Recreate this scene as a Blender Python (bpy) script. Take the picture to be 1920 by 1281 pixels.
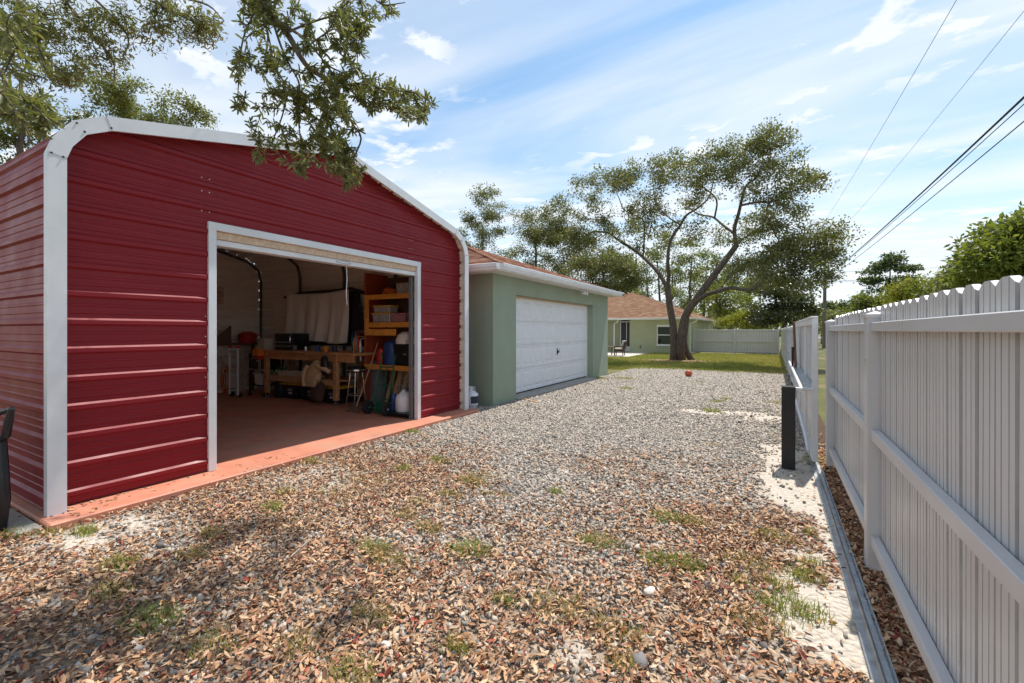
import bpy, bmesh, math, random
import numpy as np
from mathutils import Vector, Matrix
R = math.radians
for o in list(bpy.data.objects): bpy.data.objects.remove(o)
SC = bpy.context.scene
COL = SC.collection
random.seed(7); RNG = np.random.RandomState(7)

# ---------------------------------------------------------------- camera
FPX = 853.0; TH = math.atan(490/FPX); CH = 1.65
cs, sn = math.cos(TH), math.sin(TH)
cam = bpy.data.cameras.new('camera'); camo = bpy.data.objects.new('camera', cam); COL.objects.link(camo)
cam.sensor_width = 36; cam.lens = 36*FPX/1920; cam.shift_y = -20.5/1920
cam.clip_start = .05; cam.clip_end = 3000
camo.location = (0, 0, CH); camo.rotation_euler = (R(90), 0, TH)
SC.camera = camo
# photo pixel -> direction / points (positions come from the plane or distance that each thing touches)
def pdir(u, v):
    a = (u-960)/FPX; b = (620-v)/FPX
    return np.array((a*cs-sn, a*sn+cs, b))
ORG = np.array((0, 0, CH))
def pg(u, v, z=0): d = pdir(u, v); return ORG+d*((z-CH)/d[2])
def px(u, v, x): d = pdir(u, v); return ORG+d*(x/d[0])
def py(u, v, y): d = pdir(u, v); return ORG+d*(y/d[1])
def pd(u, v, t): return ORG+pdir(u, v)*t

# ---------------------------------------------------------------- light
SUN = Vector((0.09, 0.40, 0.90)).normalized()
sl = bpy.data.lights.new('sun', 'SUN'); sl.energy = 3.7; sl.angle = R(.53); sl.color = (1, .95, .87)
so = bpy.data.objects.new('sun', sl); COL.objects.link(so); so.location = (5, 20, 40)
so.rotation_euler = SUN.to_track_quat('Z', 'Y').to_euler()
W = bpy.data.worlds.new('World'); SC.world = W; W.use_nodes = True
nt = W.node_tree; nt.nodes.clear()
def N(t, typ, **kw):
    n = t.nodes.new(typ)
    for k, v in kw.items():
        if k.startswith('i_'):
            n.inputs[k[2:].replace('_', ' ')].default_value = v
        else: setattr(n, k, v)
    return n
def L(t, a, b): t.links.new(a, b)
def math_n(t, op, a, b=None, c=None):
    n = t.nodes.new('ShaderNodeMath'); n.operation = op
    for i, x in enumerate((a, b, c)):
        if x is None: continue
        if isinstance(x, (int, float)): n.inputs[i].default_value = x
        else: t.links.new(x, n.inputs[i])
    return n.outputs[0]
def mixc(t, fac, a, b):
    n = t.nodes.new('ShaderNodeMix'); n.data_type = 'RGBA'
    for i, x in ((0, fac), (6, a), (7, b)):
        if isinstance(x, (int, float)): n.inputs[i].default_value = x
        elif isinstance(x, (tuple, list)): n.inputs[i].default_value = (*x[:3], 1)
        else: t.links.new(x, n.inputs[i])
    return n.outputs[2]
def ramp(t, fac, stops):
    n = t.nodes.new('ShaderNodeValToRGB'); e = n.color_ramp.elements
    while len(e) < len(stops): e.new(.5)
    for q, (p, c) in zip(e, stops):
        q.position = p; q.color = (c, c, c, 1) if isinstance(c, (int, float)) else (*c, 1)
    if fac is not None: t.links.new(fac, n.inputs[0])
    return n.outputs[0]
def noise(t, vec, scale, detail=4, rough=.55, dist=0):
    n = t.nodes.new('ShaderNodeTexNoise'); n.inputs['Scale'].default_value = scale
    n.inputs['Detail'].default_value = detail; n.inputs['Roughness'].default_value = rough
    n.inputs['Distortion'].default_value = dist
    if vec is not None: t.links.new(vec, n.inputs['Vector'])
    return n.outputs[0]
def mapping(t, vec, loc=(0, 0, 0), rot=(0, 0, 0), sc=(1, 1, 1)):
    n = t.nodes.new('ShaderNodeMapping'); t.links.new(vec, n.inputs[0])
    n.inputs[1].default_value = loc; n.inputs[2].default_value = rot; n.inputs[3].default_value = sc
    return n.outputs[0]
sky = N(nt, 'ShaderNodeTexSky', sky_type='NISHITA', sun_disc=False)
sky.sun_elevation = math.asin(SUN.z); sky.sun_rotation = math.atan2(SUN.x, SUN.y)
sky.air_density = 1.0; sky.dust_density = .6; sky.ozone_density = 1.5
tc = N(nt, 'ShaderNodeTexCoord'); sep = N(nt, 'ShaderNodeSeparateXYZ'); L(nt, tc.outputs['Generated'], sep.inputs[0])
zz = math_n(nt, 'MAXIMUM', sep.outputs[2], .03)
cb = N(nt, 'ShaderNodeCombineXYZ')
L(nt, math_n(nt, 'DIVIDE', sep.outputs[0], zz), cb.inputs[0]); L(nt, math_n(nt, 'DIVIDE', sep.outputs[1], zz), cb.inputs[1])
plane = cb.outputs[0]
# thin cirrus sheets drawn out along one wind direction, small puffs, milky horizon
str1 = noise(nt, mapping(nt, plane, (.75, 1.35, 0), (0, 0, R(18)), (.40, 1.0, 1)), .85, 7, .50, .5)
cir = ramp(nt, str1, [(.38, 0), (.50, .42), (.62, .96)])
pf = noise(nt, mapping(nt, plane, (3.1, .7, 0), (0, 0, R(20)), (1, 1.3, 1)), 3.6, 7, .58, .2)
pfm = noise(nt, mapping(nt, plane, (1.9, .2, 0)), .8, 2, .5)
puff = math_n(nt, 'MULTIPLY', ramp(nt, pf, [(.46, 0), (.60, 1)]), ramp(nt, pfm, [(.40, 0), (.54, 1)]))
hz = ramp(nt, sep.outputs[2], [(0, .92), (.12, .70), (.30, .24), (.50, .02), (.8, 0)])
m1 = math_n(nt, 'MULTIPLY', cir, .85)
m2 = math_n(nt, 'MAXIMUM', m1, math_n(nt, 'MULTIPLY', puff, .9))
inv = math_n(nt, 'MULTIPLY', math_n(nt, 'SUBTRACT', 1, m2), math_n(nt, 'SUBTRACT', 1, hz))
cmask = math_n(nt, 'SUBTRACT', 1, inv)
SKYCLOUD = (4.7, 4.85, 5.0)
tint = N(nt, 'ShaderNodeMix', data_type='RGBA', blend_type='MULTIPLY'); tint.inputs[0].default_value = 1; L(nt, sky.outputs[0], tint.inputs[6]); tint.inputs[7].default_value = (.55, .79, .84, 1)
skc = mixc(nt, cmask, tint.outputs[2], SKYCLOUD)
bg = N(nt, 'ShaderNodeBackground'); bg.inputs[1].default_value = .145; L(nt, skc, bg.inputs[0])
wo = N(nt, 'ShaderNodeOutputWorld'); L(nt, bg.outputs[0], wo.inputs[0])
vs = SC.view_settings
vs.view_transform = 'Standard'; vs.look = 'None'; vs.exposure = .60; vs.gamma = 1; vs.use_curve_mapping = False
SC.render.engine = 'CYCLES'
SC.cycles.max_bounces = 9; SC.cycles.diffuse_bounces = 7; SC.cycles.glossy_bounces = 3; SC.cycles.transmission_bounces = 3

# ---------------------------------------------------------------- materials
MATS = {}
def principled(name):
    m = bpy.data.materials.new(name); m.use_nodes = True; t = m.node_tree
    return m, t, t.nodes['Principled BSDF']
def mat(name, col, rough=.6, metal=0, var=.12, scale=6, bump=0, bscale=40, stretch=(1, 1, 1), spec=.5, dirt=None, dirt_amt=0, coat=0):
    if name in MATS: return MATS[name]
    m, t, p = principled(name)
    tcn = N(t, 'ShaderNodeTexCoord'); v = mapping(t, tcn.outputs['Object'], sc=stretch)
    n1 = noise(t, v, scale, 5, .6)
    lo = tuple(max(0, c*(1-var)) for c in col); hi = tuple(c*(1+var) for c in col)
    c = ramp(t, n1, [(.3, lo), (.7, hi)])
    if dirt:
        d = noise(t, mapping(t, tcn.outputs['Object'], (3, 1, 5)), scale*.6, 6, .65)
        c = mixc(t, math_n(t, 'MULTIPLY', ramp(t, d, [(.45, 0), (.7, 1)]), dirt_amt), c, dirt)
    L(t, c, p.inputs['Base Color'])
    rr = ramp(t, noise(t, v, scale*2.3, 4), [(.3, max(.03, rough-.08)), (.7, min(1, rough+.08))]); L(t, rr, p.inputs['Roughness'])
    p.inputs['Metallic'].default_value = metal
    p.inputs['Specular IOR Level'].default_value = spec
    p.inputs['Coat Weight'].default_value = coat
    if bump:
        b = N(t, 'ShaderNodeBump'); b.inputs['Strength'].default_value = bump; b.inputs['Distance'].default_value = .01
        L(t, noise(t, v, bscale, 5, .65), b.inputs['Height']); L(t, b.outputs[0], p.inputs['Normal'])
    MATS[name] = m; return m
def attr_mat(name, attr, stops, rough=.6, trans=0, bump=0, bscale=60, spec=.4):
    """colour from a per-face random attribute"""
    m, t, p = principled(name)
    a = N(t, 'ShaderNodeAttribute', attribute_name=attr)
    c = ramp(t, a.outputs['Fac'], stops)
    L(t, c, p.inputs['Base Color']); p.inputs['Roughness'].default_value = rough
    p.inputs['Specular IOR Level'].default_value = spec
    if bump:
        tcn = N(t, 'ShaderNodeTexCoord')
        b = N(t, 'ShaderNodeBump'); b.inputs['Strength'].default_value = bump; b.inputs['Distance'].default_value = .01
        L(t, noise(t, tcn.outputs['Object'], bscale, 4), b.inputs['Height']); L(t, b.outputs[0], p.inputs['Normal'])
    if trans:
        tr = N(t, 'ShaderNodeBsdfTranslucent'); L(t, mixc(t, .5, c, (.35, .40, .04)), tr.inputs[0])
        mx = N(t, 'ShaderNodeMixShader'); mx.inputs[0].default_value = trans
        out = t.nodes['Material Output']
        L(t, p.outputs[0], mx.inputs[1]); L(t, tr.outputs[0], mx.inputs[2]); L(t, mx.outputs[0], out.inputs[0])
    MATS[name] = m; return m

M_red = mat('red_painted_metal', (.225, .013, .020), .46, var=.05, scale=1.2, spec=.26)
M_cream = mat('cream_metal', (.84, .77, .68), .5, var=.05, scale=2)
M_trim = mat('white_trim_metal', (.70, .72, .74), .38, var=.05, scale=3, dirt=(.45, .42, .38), dirt_amt=.25)
M_wpaint = mat('white_paint', (.76, .78, .80), .42, var=.04, scale=3, dirt=(.55, .52, .46), dirt_amt=.25)
M_vinyl = mat('white_fence', (.60, .595, .595), .35, var=.03, scale=2, dirt=(.50, .48, .47), dirt_amt=.22)
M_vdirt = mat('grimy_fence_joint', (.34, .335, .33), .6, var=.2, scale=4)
M_hoop = mat('dull_steel_tube', (.10, .085, .075), .6, metal=.3, var=.3, scale=8)
M_galv = mat('galvanised_steel', (.45, .47, .49), .42, metal=.75, var=.25, scale=14)
M_dark = mat('black_plastic', (.012, .012, .014), .42, var=.3, scale=10)
M_blackm = mat('black_metal', (.014, .013, .013), .5, var=.3, scale=9)
M_slab = mat('red_painted_concrete', (.56, .21, .13), .62, var=.16, scale=2.5, bump=.15, bscale=60, dirt=(.44, .30, .22), dirt_amt=.5)
M_conc = mat('grey_concrete', (.36, .33, .29), .9, var=.2, scale=5, bump=.5, bscale=50)
M_stucco = mat('green_stucco', (.285, .345, .255), .9, var=.06, scale=1.3, bump=.45, bscale=130, dirt=(.30, .33, .24), dirt_amt=.3)
M_stucco2 = mat('pale_green_stucco', (.40, .42, .27), .9, var=.06, scale=1.3, bump=.4, bscale=120)
M_wood = mat('bench_wood', (.55, .26, .11), .6, var=.4, scale=4, stretch=(1, 8, 8))
M_woodl = mat('pale_wood', (.50, .30, .15), .65, var=.3, scale=4, stretch=(6, 6, 1))
M_orange = mat('orange_stained_wood', (.72, .29, .05), .5, var=.25, scale=5, stretch=(1, 6, 6))
M_woodd = mat('brown_weathered_wood', (.16, .085, .055), .8, var=.35, scale=8, stretch=(6, 6, 1))
M_peach = mat('tan_weatherstrip', (.60, .45, .32), .7, var=.25, scale=20)
M_soffit = mat('soffit_white', (.68, .66, .63), .6, var=.05)
M_cloth = mat('drop_cloth', (.84, .76, .68), .95, var=.04, scale=6, bump=.3, bscale=90)
M_tan = mat('tan_jacket', (.60, .40, .23), .95, var=.2, scale=9, bump=.4, bscale=60)
M_brown = mat('brown_fabric', (.09, .05, .035), .95, var=.25, scale=9, bump=.4, bscale=60)
M_chrome = mat('chrome', (.65, .65, .66), .2, metal=1, var=.1)
M_green = mat('green_enamel', (.012, .10, .055), .35, var=.2)
M_yellow = mat('yellow_plastic', (.72, .40, .02), .42, var=.12)
M_redp = mat('red_plastic', (.45, .02, .015), .4, var=.2)
M_bluep = mat('blue_plastic', (.02, .06, .22), .45, var=.2)
M_orangep = mat('orange_plastic', (.75, .18, .02), .42, var=.2)
M_white = mat('white_plastic', (.74, .74, .76), .4, var=.06, scale=8, dirt=(.5, .47, .42), dirt_amt=.25)
M_navy = mat('navy_label', (.02, .025, .06), .5, var=.2)
M_greyp = mat('grey_plastic', (.14, .14, .15), .5, var=.2)
M_clear = mat('cloudy_plastic', (.36, .33, .33), .25, var=.55, scale=30)
M_beige = mat('beige_plastic', (.55, .47, .38), .5, var=.1)
M_tire = mat('black_rubber', (.015, .015, .015), .8, var=.3)
M_hub = mat('grey_hub', (.55, .56, .58), .4, var=.1)
M_ball = mat('orange_ball_leather', (.55, .13, .055), .6, var=.2, scale=10, bump=.3, bscale=200)
M_bark = mat('grey_brown_bark', (.115, .088, .068), .95, var=.5, scale=5, stretch=(3, 3, .7), bump=1.0, bscale=14)
M_twig = mat('twig_bark', (.085, .06, .045), .9, var=.35, scale=12)
M_pole = mat('weathered_pole', (.16, .13, .11), .9, var=.3, scale=3, stretch=(4, 4, .3))
M_wire = mat('black_cable', (.015, .015, .017), .6)
M_wicker = mat('dark_wicker', (.06, .035, .025), .7, var=.4, scale=30)
M_cush = mat('cream_cushion', (.60, .56, .48), .9, var=.06)
M_leafy = [None]
def glass_mat(name, col, rough=.05):
    m, t, p = principled(name); p.inputs['Base Color'].default_value = (*col, 1)
    p.inputs['Roughness'].default_value = rough; p.inputs['Specular IOR Level'].default_value = .8; MATS[name] = m; return m
M_glass = glass_mat('dark_window_glass', (.012, .014, .016))
M_screen = mat('dark_door_screen', (.02, .02, .024), .45, var=.3, scale=3)

# ---------------------------------------------------------------- mesh helpers
class MB:
    def __init__(s): s.v = []; s.f = []
    def add(s, vs, fs):
        b = len(s.v); s.v += [tuple(map(float, q)) for q in vs]; s.f += [tuple(i+b for i in q) for q in fs]; return s
    def box(s, x0, x1, y0, y1, z0, z1):
        return s.add([(x0, y0, z0), (x1, y0, z0), (x1, y1, z0), (x0, y1, z0), (x0, y0, z1), (x1, y0, z1), (x1, y1, z1), (x0, y1, z1)],
                     [(0, 3, 2, 1), (4, 5, 6, 7), (0, 1, 5, 4), (1, 2, 6, 5), (2, 3, 7, 6), (3, 0, 4, 7)])
    def cbox(s, c, d): return s.box(c[0]-d[0]/2, c[0]+d[0]/2, c[1]-d[1]/2, c[1]+d[1]/2, c[2]-d[2]/2, c[2]+d[2]/2)
    def bar(s, a, b, w, h, up=(0, 0, 1)):
        a = np.array(a, float); b = np.array(b, float); d = b-a; d /= np.linalg.norm(d)
        up = np.array(up, float); x = np.cross(d, up)
        if np.linalg.norm(x) < 1e-4: x = np.cross(d, (1, 0, 0))
        x /= np.linalg.norm(x); y = np.cross(x, d)
        vs = [p+x*i*w/2+y*j*h/2 for p in (a, b) for i, j in ((-1, -1), (1, -1), (1, 1), (-1, 1))]
        return s.add(vs, [(3, 2, 1, 0), (4, 5, 6, 7), (0, 1, 5, 4), (1, 2, 6, 5), (2, 3, 7, 6), (3, 0, 4, 7)])
    def tube(s, pts, r, n=8, cap=True):
        P = np.array(pts, float); m = len(P); rr = np.full(m, r) if np.isscalar(r) else np.array(r, float)
        tg = np.gradient(P, axis=0); tg /= np.maximum(np.linalg.norm(tg, axis=1), 1e-9)[:, None]
        x = np.cross(tg[0], (0, 0, 1.)); 
        if np.linalg.norm(x) < .1: x = np.cross(tg[0], (1., 0, 0))
        x /= np.linalg.norm(x); vs = []
        an = np.linspace(0, 2*math.pi, n, endpoint=False)
        for i in range(m):
            x = x-tg[i]*np.dot(x, tg[i]); x /= np.linalg.norm(x); y = np.cross(tg[i], x)
            for a in an: vs.append(P[i]+(x*math.cos(a)+y*math.sin(a))*rr[i])
        fs = [(i*n+j, i*n+(j+1) % n, (i+1)*n+(j+1) % n, (i+1)*n+j) for i in range(m-1) for j in range(n)]
        if cap: fs += [tuple(range(n))[::-1], tuple((m-1)*n+j for j in range(n))]
        return s.add(vs, fs)
    def lathe(s, prof, c=(0, 0, 0), n=20, axis='z'):
        vs = []; m = len(prof)
        for r, h in prof:
            for k in range(n):
                a = 2*math.pi*k/n; q = (r*math.cos(a), r*math.sin(a), h)
                if axis == 'x': q = (h, q[0], q[1])
                if axis == 'y': q = (q[0], h, q[1])
                vs.append((q[0]+c[0], q[1]+c[1], q[2]+c[2]))
        fs = [(i*n+j, i*n+(j+1) % n, (i+1)*n+(j+1) % n, (i+1)*n+j) for i in range(m-1) for j in range(n)]
        if prof[0][0] > 0: fs.append(tuple(range(n))[::-1])
        if prof[-1][0] > 0: fs.append(tuple((m-1)*n+j for j in range(n)))
        return s.add(vs, fs)
    def cyl(s, c, r, h, n=16, axis='z'): return s.lathe([(r, 0), (r, h)], c, n, axis)
    def prism(s, poly, axis, a, b):
        """poly of 2-D points extruded along axis from a to b"""
        n = len(poly)
        def p3(q, h):
            return {'x': (h, q[0], q[1]), 'y': (q[0], h, q[1]), 'z': (q[0], q[1], h)}[axis]
        vs = [p3(q, a) for q in poly]+[p3(q, b) for q in poly]
        return s.add(vs, [tuple(range(n))[::-1], tuple(range(n, 2*n))]+[(i, (i+1) % n, n+(i+1) % n, n+i) for i in range(n)])
    def strip(s, rows):
        """rows of equally many points -> quads"""
        b = []; k = len(rows[0])
        for r in rows: b += list(r)
        return s.add(b, [(i*k+j, i*k+j+1, (i+1)*k+j+1, (i+1)*k+j) for i in range(len(rows)-1) for j in range(k-1)])
    def build(s, name, m, parent=None, bevel=0, smooth=False, seg=1):
        me = bpy.data.meshes.new(name); me.from_pydata(s.v, [], s.f)
        bm = bmesh.new(); bm.from_mesh(me); bmesh.ops.recalc_face_normals(bm, faces=bm.faces)
        if bevel:
            es = [e for e in bm.edges if len(e.link_faces) == 2 and e.calc_face_angle(0) > .6]
            bmesh.ops.bevel(bm, geom=es, offset=bevel, segments=seg, affect='EDGES', profile=.5)
        bm.to_mesh(me); bm.free()
        if smooth:
            me.shade_smooth()
            try: me.set_sharp_from_angle(angle=R(40))
            except Exception: pass
        return link(name, me, m, parent)
def link(name, me, m=None, parent=None):
    o = bpy.data.objects.new(name, me); COL.objects.link(o)
    if m and not me.materials: me.materials.append(m)
    if parent: attach(o, parent)
    return o
def world_loc(p):
    M_ = Matrix.LocRotScale(p.location, p.rotation_euler, p.scale)
    return world_loc(p.parent) @ p.matrix_parent_inverse @ M_ if p.parent else M_
def attach(o, parent):
    o.parent = parent; o.matrix_parent_inverse = world_loc(parent).inverted()
def thing(name, label, cat, loc=(0, 0, 0), group=None):
    o = bpy.data.objects.new(name, None); COL.objects.link(o); o.location = loc; o.empty_display_size = .2
    return tag(o, label, cat, group)
def tag(o, label, cat=None, group=None, kind=None):
    o['label'] = label
    if cat: o['category'] = cat
    if group: o['group'] = group
    if kind: o['kind'] = kind
    return o
def struct(o, label): o['kind'] = 'structure'; o['label'] = label; return o
def np_mesh(name, V, F, m, parent=None, attr=None, smooth=False):
    V = np.ascontiguousarray(V, np.float32).reshape(-1, 3); F = np.ascontiguousarray(F, np.int32); k = F.shape[1]
    me = bpy.data.meshes.new(name)
    me.vertices.add(len(V)); me.vertices.foreach_set('co', V.ravel())
    me.loops.add(F.size); me.loops.foreach_set('vertex_index', F.ravel())
    me.polygons.add(len(F)); me.polygons.foreach_set('loop_start', np.arange(0, F.size, k, dtype=np.int32))
    try: me.polygons.foreach_set('loop_total', np.full(len(F), k, np.int32))
    except Exception: pass
    me.update(calc_edges=True)
    if attr:
        for nm, dom, val in attr:
            a = me.attributes.new(nm, 'FLOAT', dom); a.data.foreach_set('value', np.ascontiguousarray(val, np.float32))
    if smooth: me.polygons.foreach_set('use_smooth', np.ones(len(F), bool))
    return link(name, me, m, parent)
def copies(T, F, pos, X, Yv, Z, sc):
    """place template T (k,3) at pos with axes X,Yv,Z (n,3) and scale sc (n,3)"""
    n = len(pos); k = len(T)
    V = pos[:, None, :]+(T[None, :, 0:1]*sc[:, None, 0:1])*X[:, None, :]+(T[None, :, 1:2]*sc[:, None, 1:2])*Yv[:, None, :]+(T[None, :, 2:3]*sc[:, None, 2:3])*Z[:, None, :]
    FF = (F[None]+(np.arange(n)*k)[:, None, None]).reshape(-1, F.shape[1])
    return V.reshape(-1, 3), FF
def unit(a): return a/np.maximum(np.linalg.norm(a, axis=-1, keepdims=True), 1e-9)
def rand_unit(n, rng=RNG): return unit(rng.normal(size=(n, 3)))
_tab = np.random.RandomState(3).rand(256, 256)
def vnoise(x, y):
    xi = np.floor(x).astype(int); yi = np.floor(y).astype(int); fx = x-xi; fy = y-yi
    fx = fx*fx*(3-2*fx); fy = fy*fy*(3-2*fy); g = lambda a, b: _tab[a % 256, b % 256]
    return (g(xi, yi)*(1-fx)+g(xi+1, yi)*fx)*(1-fy)+(g(xi, yi+1)*(1-fx)+g(xi+1, yi+1)*fx)*fy
def fbm(x, y, s, o=4):
    t = 0; a = .5; w = 0
    for i in range(o): t = t+a*vnoise(x*s+17.3*i, y*s+5.7*i); w += a; a *= .55; s *= 2.1
    return t/w
def smooth(e0, e1, x): t = np.clip((x-e0)/(e1-e0), 0, 1); return t*t*(3-2*t)
# ================================================================ SETTING: ground
def blob(x, y, u, v, rx, ry):
    c = pg(u, v); return np.exp(-(((x-c[0])/rx)**2+((y-c[1])/ry)**2))
def masks(x, y):
    n1 = fbm(x+31, y+7, .9); n2 = fbm(x+3, y+57, 2.3); n3 = fbm(x+91, y+27, 5.)
    sand = 1.15*smooth(-.12, .18, x+.28*(n2-.5)*2)*smooth(.44, .60, n2+.25*n3)*smooth(9, 6.5, y)
    sand = sand+.9*smooth(-.35, .0, x)*blob(x, y, 1500, 900, .8, .8)
    for u, v, rx, ry, a in ((1420, 780, .9, .8, 1.1), (1300, 772, .8, .5, .9), (1450, 850, .5, .6, .9), (630, 905, .55, .35, .9), (600, 880, .4, .3, .5),
                            (230, 985, .5, .3, .9), (140, 1020, .4, .3, .8), (1330, 815, .7, .3, .4), (1080, 1225, .14, .12, .9), (500, 900, .5, .2, .5), (1200, 1100, .18, .15, .4)):
        sand = sand+a*blob(x, y, u, v, rx, ry)*smooth(.25, .6, n2*.6+n3*.5)
    sand = np.clip(sand, 0, 1)
    d = -x*sn+y*cs                                   # distance from the camera plane
    near = smooth(6.2, 2.6, d+1.2*(n1-.5))
    left = smooth(-1.6, -3.6, x+.8*(n1-.5))*smooth(6.4, 3.6, y)
    right = smooth(-1.35, -.35, x+.7*(n2-.5))*smooth(6.3, 4.0, y)
    leaf = np.maximum(np.maximum(.85*near, .85*left), .9*right)
    mid = np.exp(-((x+1.9+.25*(y-3))/.85)**2)*smooth(2.0, 4.2, y)         # bare wheel track of clean gravel
    leaf = leaf*(1-.75*mid)*smooth(.22, .55, n2*.55+n1*.5+.06)+.06*smooth(.5, .62, n2)*smooth(12, 4, y)
    for u, v, rx, ry, a in ((1110, 870, .7, .25, .5), (1230, 860, .7, .3, .4), (760, 940, .8, .4, .35), (880, 905, .35, .2, .5), (1180, 895, .5, .2, .3)):
        leaf = leaf+a*blob(x, y, u, v, rx, ry)
    leaf = leaf*(1-.92*sand)
    mulch = smooth(.44, .50, x)
    leaf = np.clip(np.maximum(leaf, mulch*smooth(9., 6.3, y)), 0, 1)
    grav = np.clip(1-.95*sand-.62*leaf, 0, 1)*(1-mulch)*smooth(-7, -4.5, x+1.5*smooth(1.2, 2.2, y))
    grav = grav*(1-.75*smooth(3.2, 1.2, d+.35*(x+2))*smooth(.40, .55, n1))
    return grav, leaf, sand
def gz(x, y): return .022*(fbm(x, y, .8)-.5)*smooth(-5.2, -4.6, x)*smooth(.7, .3, x)+.008*(fbm(x, y, 7.)-.5)

# far ground reaching to the horizon
def ground_material():
    m, t, p = principled('grassy_ground'); tcn = N(t, 'ShaderNodeTexCoord'); v = tcn.outputs['Object']
    a = noise(t, v, .35, 6, .6); b = noise(t, v, 9, 5, .7)
    c = ramp(t, a, [(.35, (.075, .085, .025)), (.5, (.13, .125, .04)), (.62, (.23, .18, .085))])
    c = mixc(t, math_n(t, 'MULTIPLY', ramp(t, b, [(.4, 0), (.65, 1)]), .5), c, (.05, .065, .015))
    L(t, c, p.inputs['Base Color']); p.inputs['Roughness'].default_value = 1
    bp = N(t, 'ShaderNodeBump'); bp.inputs['Distance'].default_value = .05; bp.inputs['Strength'].default_value = .8
    L(t, b, bp.inputs['Height']); L(t, bp.outputs[0], p.inputs['Normal']); return m
M_ground = ground_material()
g = MB(); g.add([(-900, -900, -.03), (900, -900, -.03), (900, 1400, -.03), (-900, 1400, -.03)], [(0, 1, 2, 3)])
struct(g.build('ground', M_ground), 'grassy ground stretching away beyond the fences')

# driveway sheet: fine grid with its own relief and the three cover masks
def drive_material():
    m, t, p = principled('gravel_and_sand'); tcn = N(t, 'ShaderNodeTexCoord'); v = tcn.outputs['Object']
    vo = N(t, 'ShaderNodeTexVoronoi'); vo.inputs['Scale'].default_value = 24; L(t, v, vo.inputs['Vector'])
    vo2 = N(t, 'ShaderNodeTexVoronoi'); vo2.inputs['Scale'].default_value = 11; L(t, v, vo2.inputs['Vector'])
    st = ramp(t, vo.outputs['Color'], [(.1, (.20, .18, .165)), (.45, (.38, .34, .30)), (.75, (.54, .48, .42)), (.95, (.66, .61, .55))])
    st = mixc(t, math_n(t, 'MULTIPLY', ramp(t, vo.outputs['Distance'], [(.35, 0), (.75, 1)]), .8), st, (.085, .07, .06))
    big = noise(t, v, .6, 4)
    st = mixc(t, math_n(t, 'MULTIPLY', ramp(t, big, [(.4, 0), (.65, 1)]), .4), st, (.44, .36, .29))
    sa = ramp(t, noise(t, v, 45, 5, .7), [(.3, (.44, .385, .32)), (.7, (.66, .59, .51))])
    di = ramp(t, noise(t, v, 16, 6, .7), [(.3, (.17, .115, .08)), (.5, (.34, .245, .17)), (.7, (.54, .43, .32))])
    A = lambda n: N(t, 'ShaderNodeAttribute', attribute_name=n).outputs['Fac']
    c = mixc(t, A('m_grav'), di, st); c = mixc(t, math_n(t, 'MULTIPLY', A('m_leaf'), .8), c, di); c = mixc(t, A('m_sand'), c, sa)
    c = mixc(t, A('m_mulch'), c, ramp(t, noise(t, v, 40, 5, .7), [(.35, (.05, .032, .024)), (.7, (.16, .10, .07))]))
    L(t, c, p.inputs['Base Color']); p.inputs['Roughness'].default_value = .95; p.inputs['Specular IOR Level'].default_value = .2
    bp = N(t, 'ShaderNodeBump'); bp.inputs['Distance'].default_value = .03; bp.inputs['Strength'].default_value = .9
    h = math_n(t, 'ADD', math_n(t, 'MULTIPLY', vo.outputs['Distance'], -1.0), math_n(t, 'MULTIPLY', noise(t, v, 30, 4), .5))
    L(t, h, bp.inputs['Height']); L(t, bp.outputs[0], p.inputs['Normal']); return m
gx = np.concatenate([np.arange(-9.5, .30, .06), np.arange(.30, .80, .03)]); gy = np.concatenate([np.arange(-4, 9, .06), np.arange(9, 21.6, .12)])
XX, YY = np.meshgrid(gx, gy)
edge = 20.0+.45*(fbm(XX, YY, .8)-.5)*2+.28*(XX+3)*.5
YC = np.minimum(YY, edge)
ZZ = gz(XX, YC)+.0
mg, ml, ms = masks(XX, YC)
nx_, ny_ = len(gx), len(gy)
idx = np.arange(nx_*ny_).reshape(ny_, nx_)
FQ = np.stack([idx[:-1, :-1], idx[:-1, 1:], idx[1:, 1:], idx[1:, :-1]], -1).reshape(-1, 4)
# nothing of the sheet under the shed slab and the garage
cxm = XX[:-1, :-1].ravel()+.03; cym = YY[:-1, :-1].ravel()
keep = ~((cxm < -5.35) & (cym > 1.55))
drv = np_mesh('driveway', np.stack([XX, YC, ZZ], -1), FQ[keep], drive_material(), attr=[('m_grav', 'POINT', mg.ravel()), ('m_leaf', 'POINT', ml.ravel()), ('m_sand', 'POINT', ms.ravel()), ('m_mulch', 'POINT', smooth(.44, .50, XX).ravel())], smooth=True)
struct(drv, 'gravel driveway between the buildings and the white fence')

# gravel stones
def scatter(n, xr, yr, dmin=1.5):
    x = RNG.uniform(*xr, n); y = RNG.uniform(*yr, n); d = -x*sn+y*cs; a = (x*cs+y*sn)/np.maximum(d, .01)
    k = (d > dmin) & (np.abs(a) < 1.35) & ~((x < -5.15) & (y > 1.36) & (y < 7.65)) & ~((x < -5.28) & (y > 8.3)) & (y < 20.2)
    return x[k], y[k], d[k]
CT = np.array([(-1, -1, -1), (1, -1, -1), (1, 1, -1), (-1, 1, -1), (-1, -1, 1), (1, -1, 1), (1, 1, 1), (-1, 1, 1)], float)*.5
CF = np.array([(0, 3, 2, 1), (4, 5, 6, 7), (0, 1, 5, 4), (1, 2, 6, 5), (2, 3, 7, 6), (3, 0, 4, 7)])
M_stone = attr_mat('gravel_stones', 'rnd', [(0, (.13, .122, .115)), (.2, (.25, .235, .215)), (.5, (.385, .335, .285)), (.75, (.50, .42, .345)), (.93, (.61, .54, .47)), (1, (.42, .24, .165))], .85, bump=.5, bscale=80, spec=.25)
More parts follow.
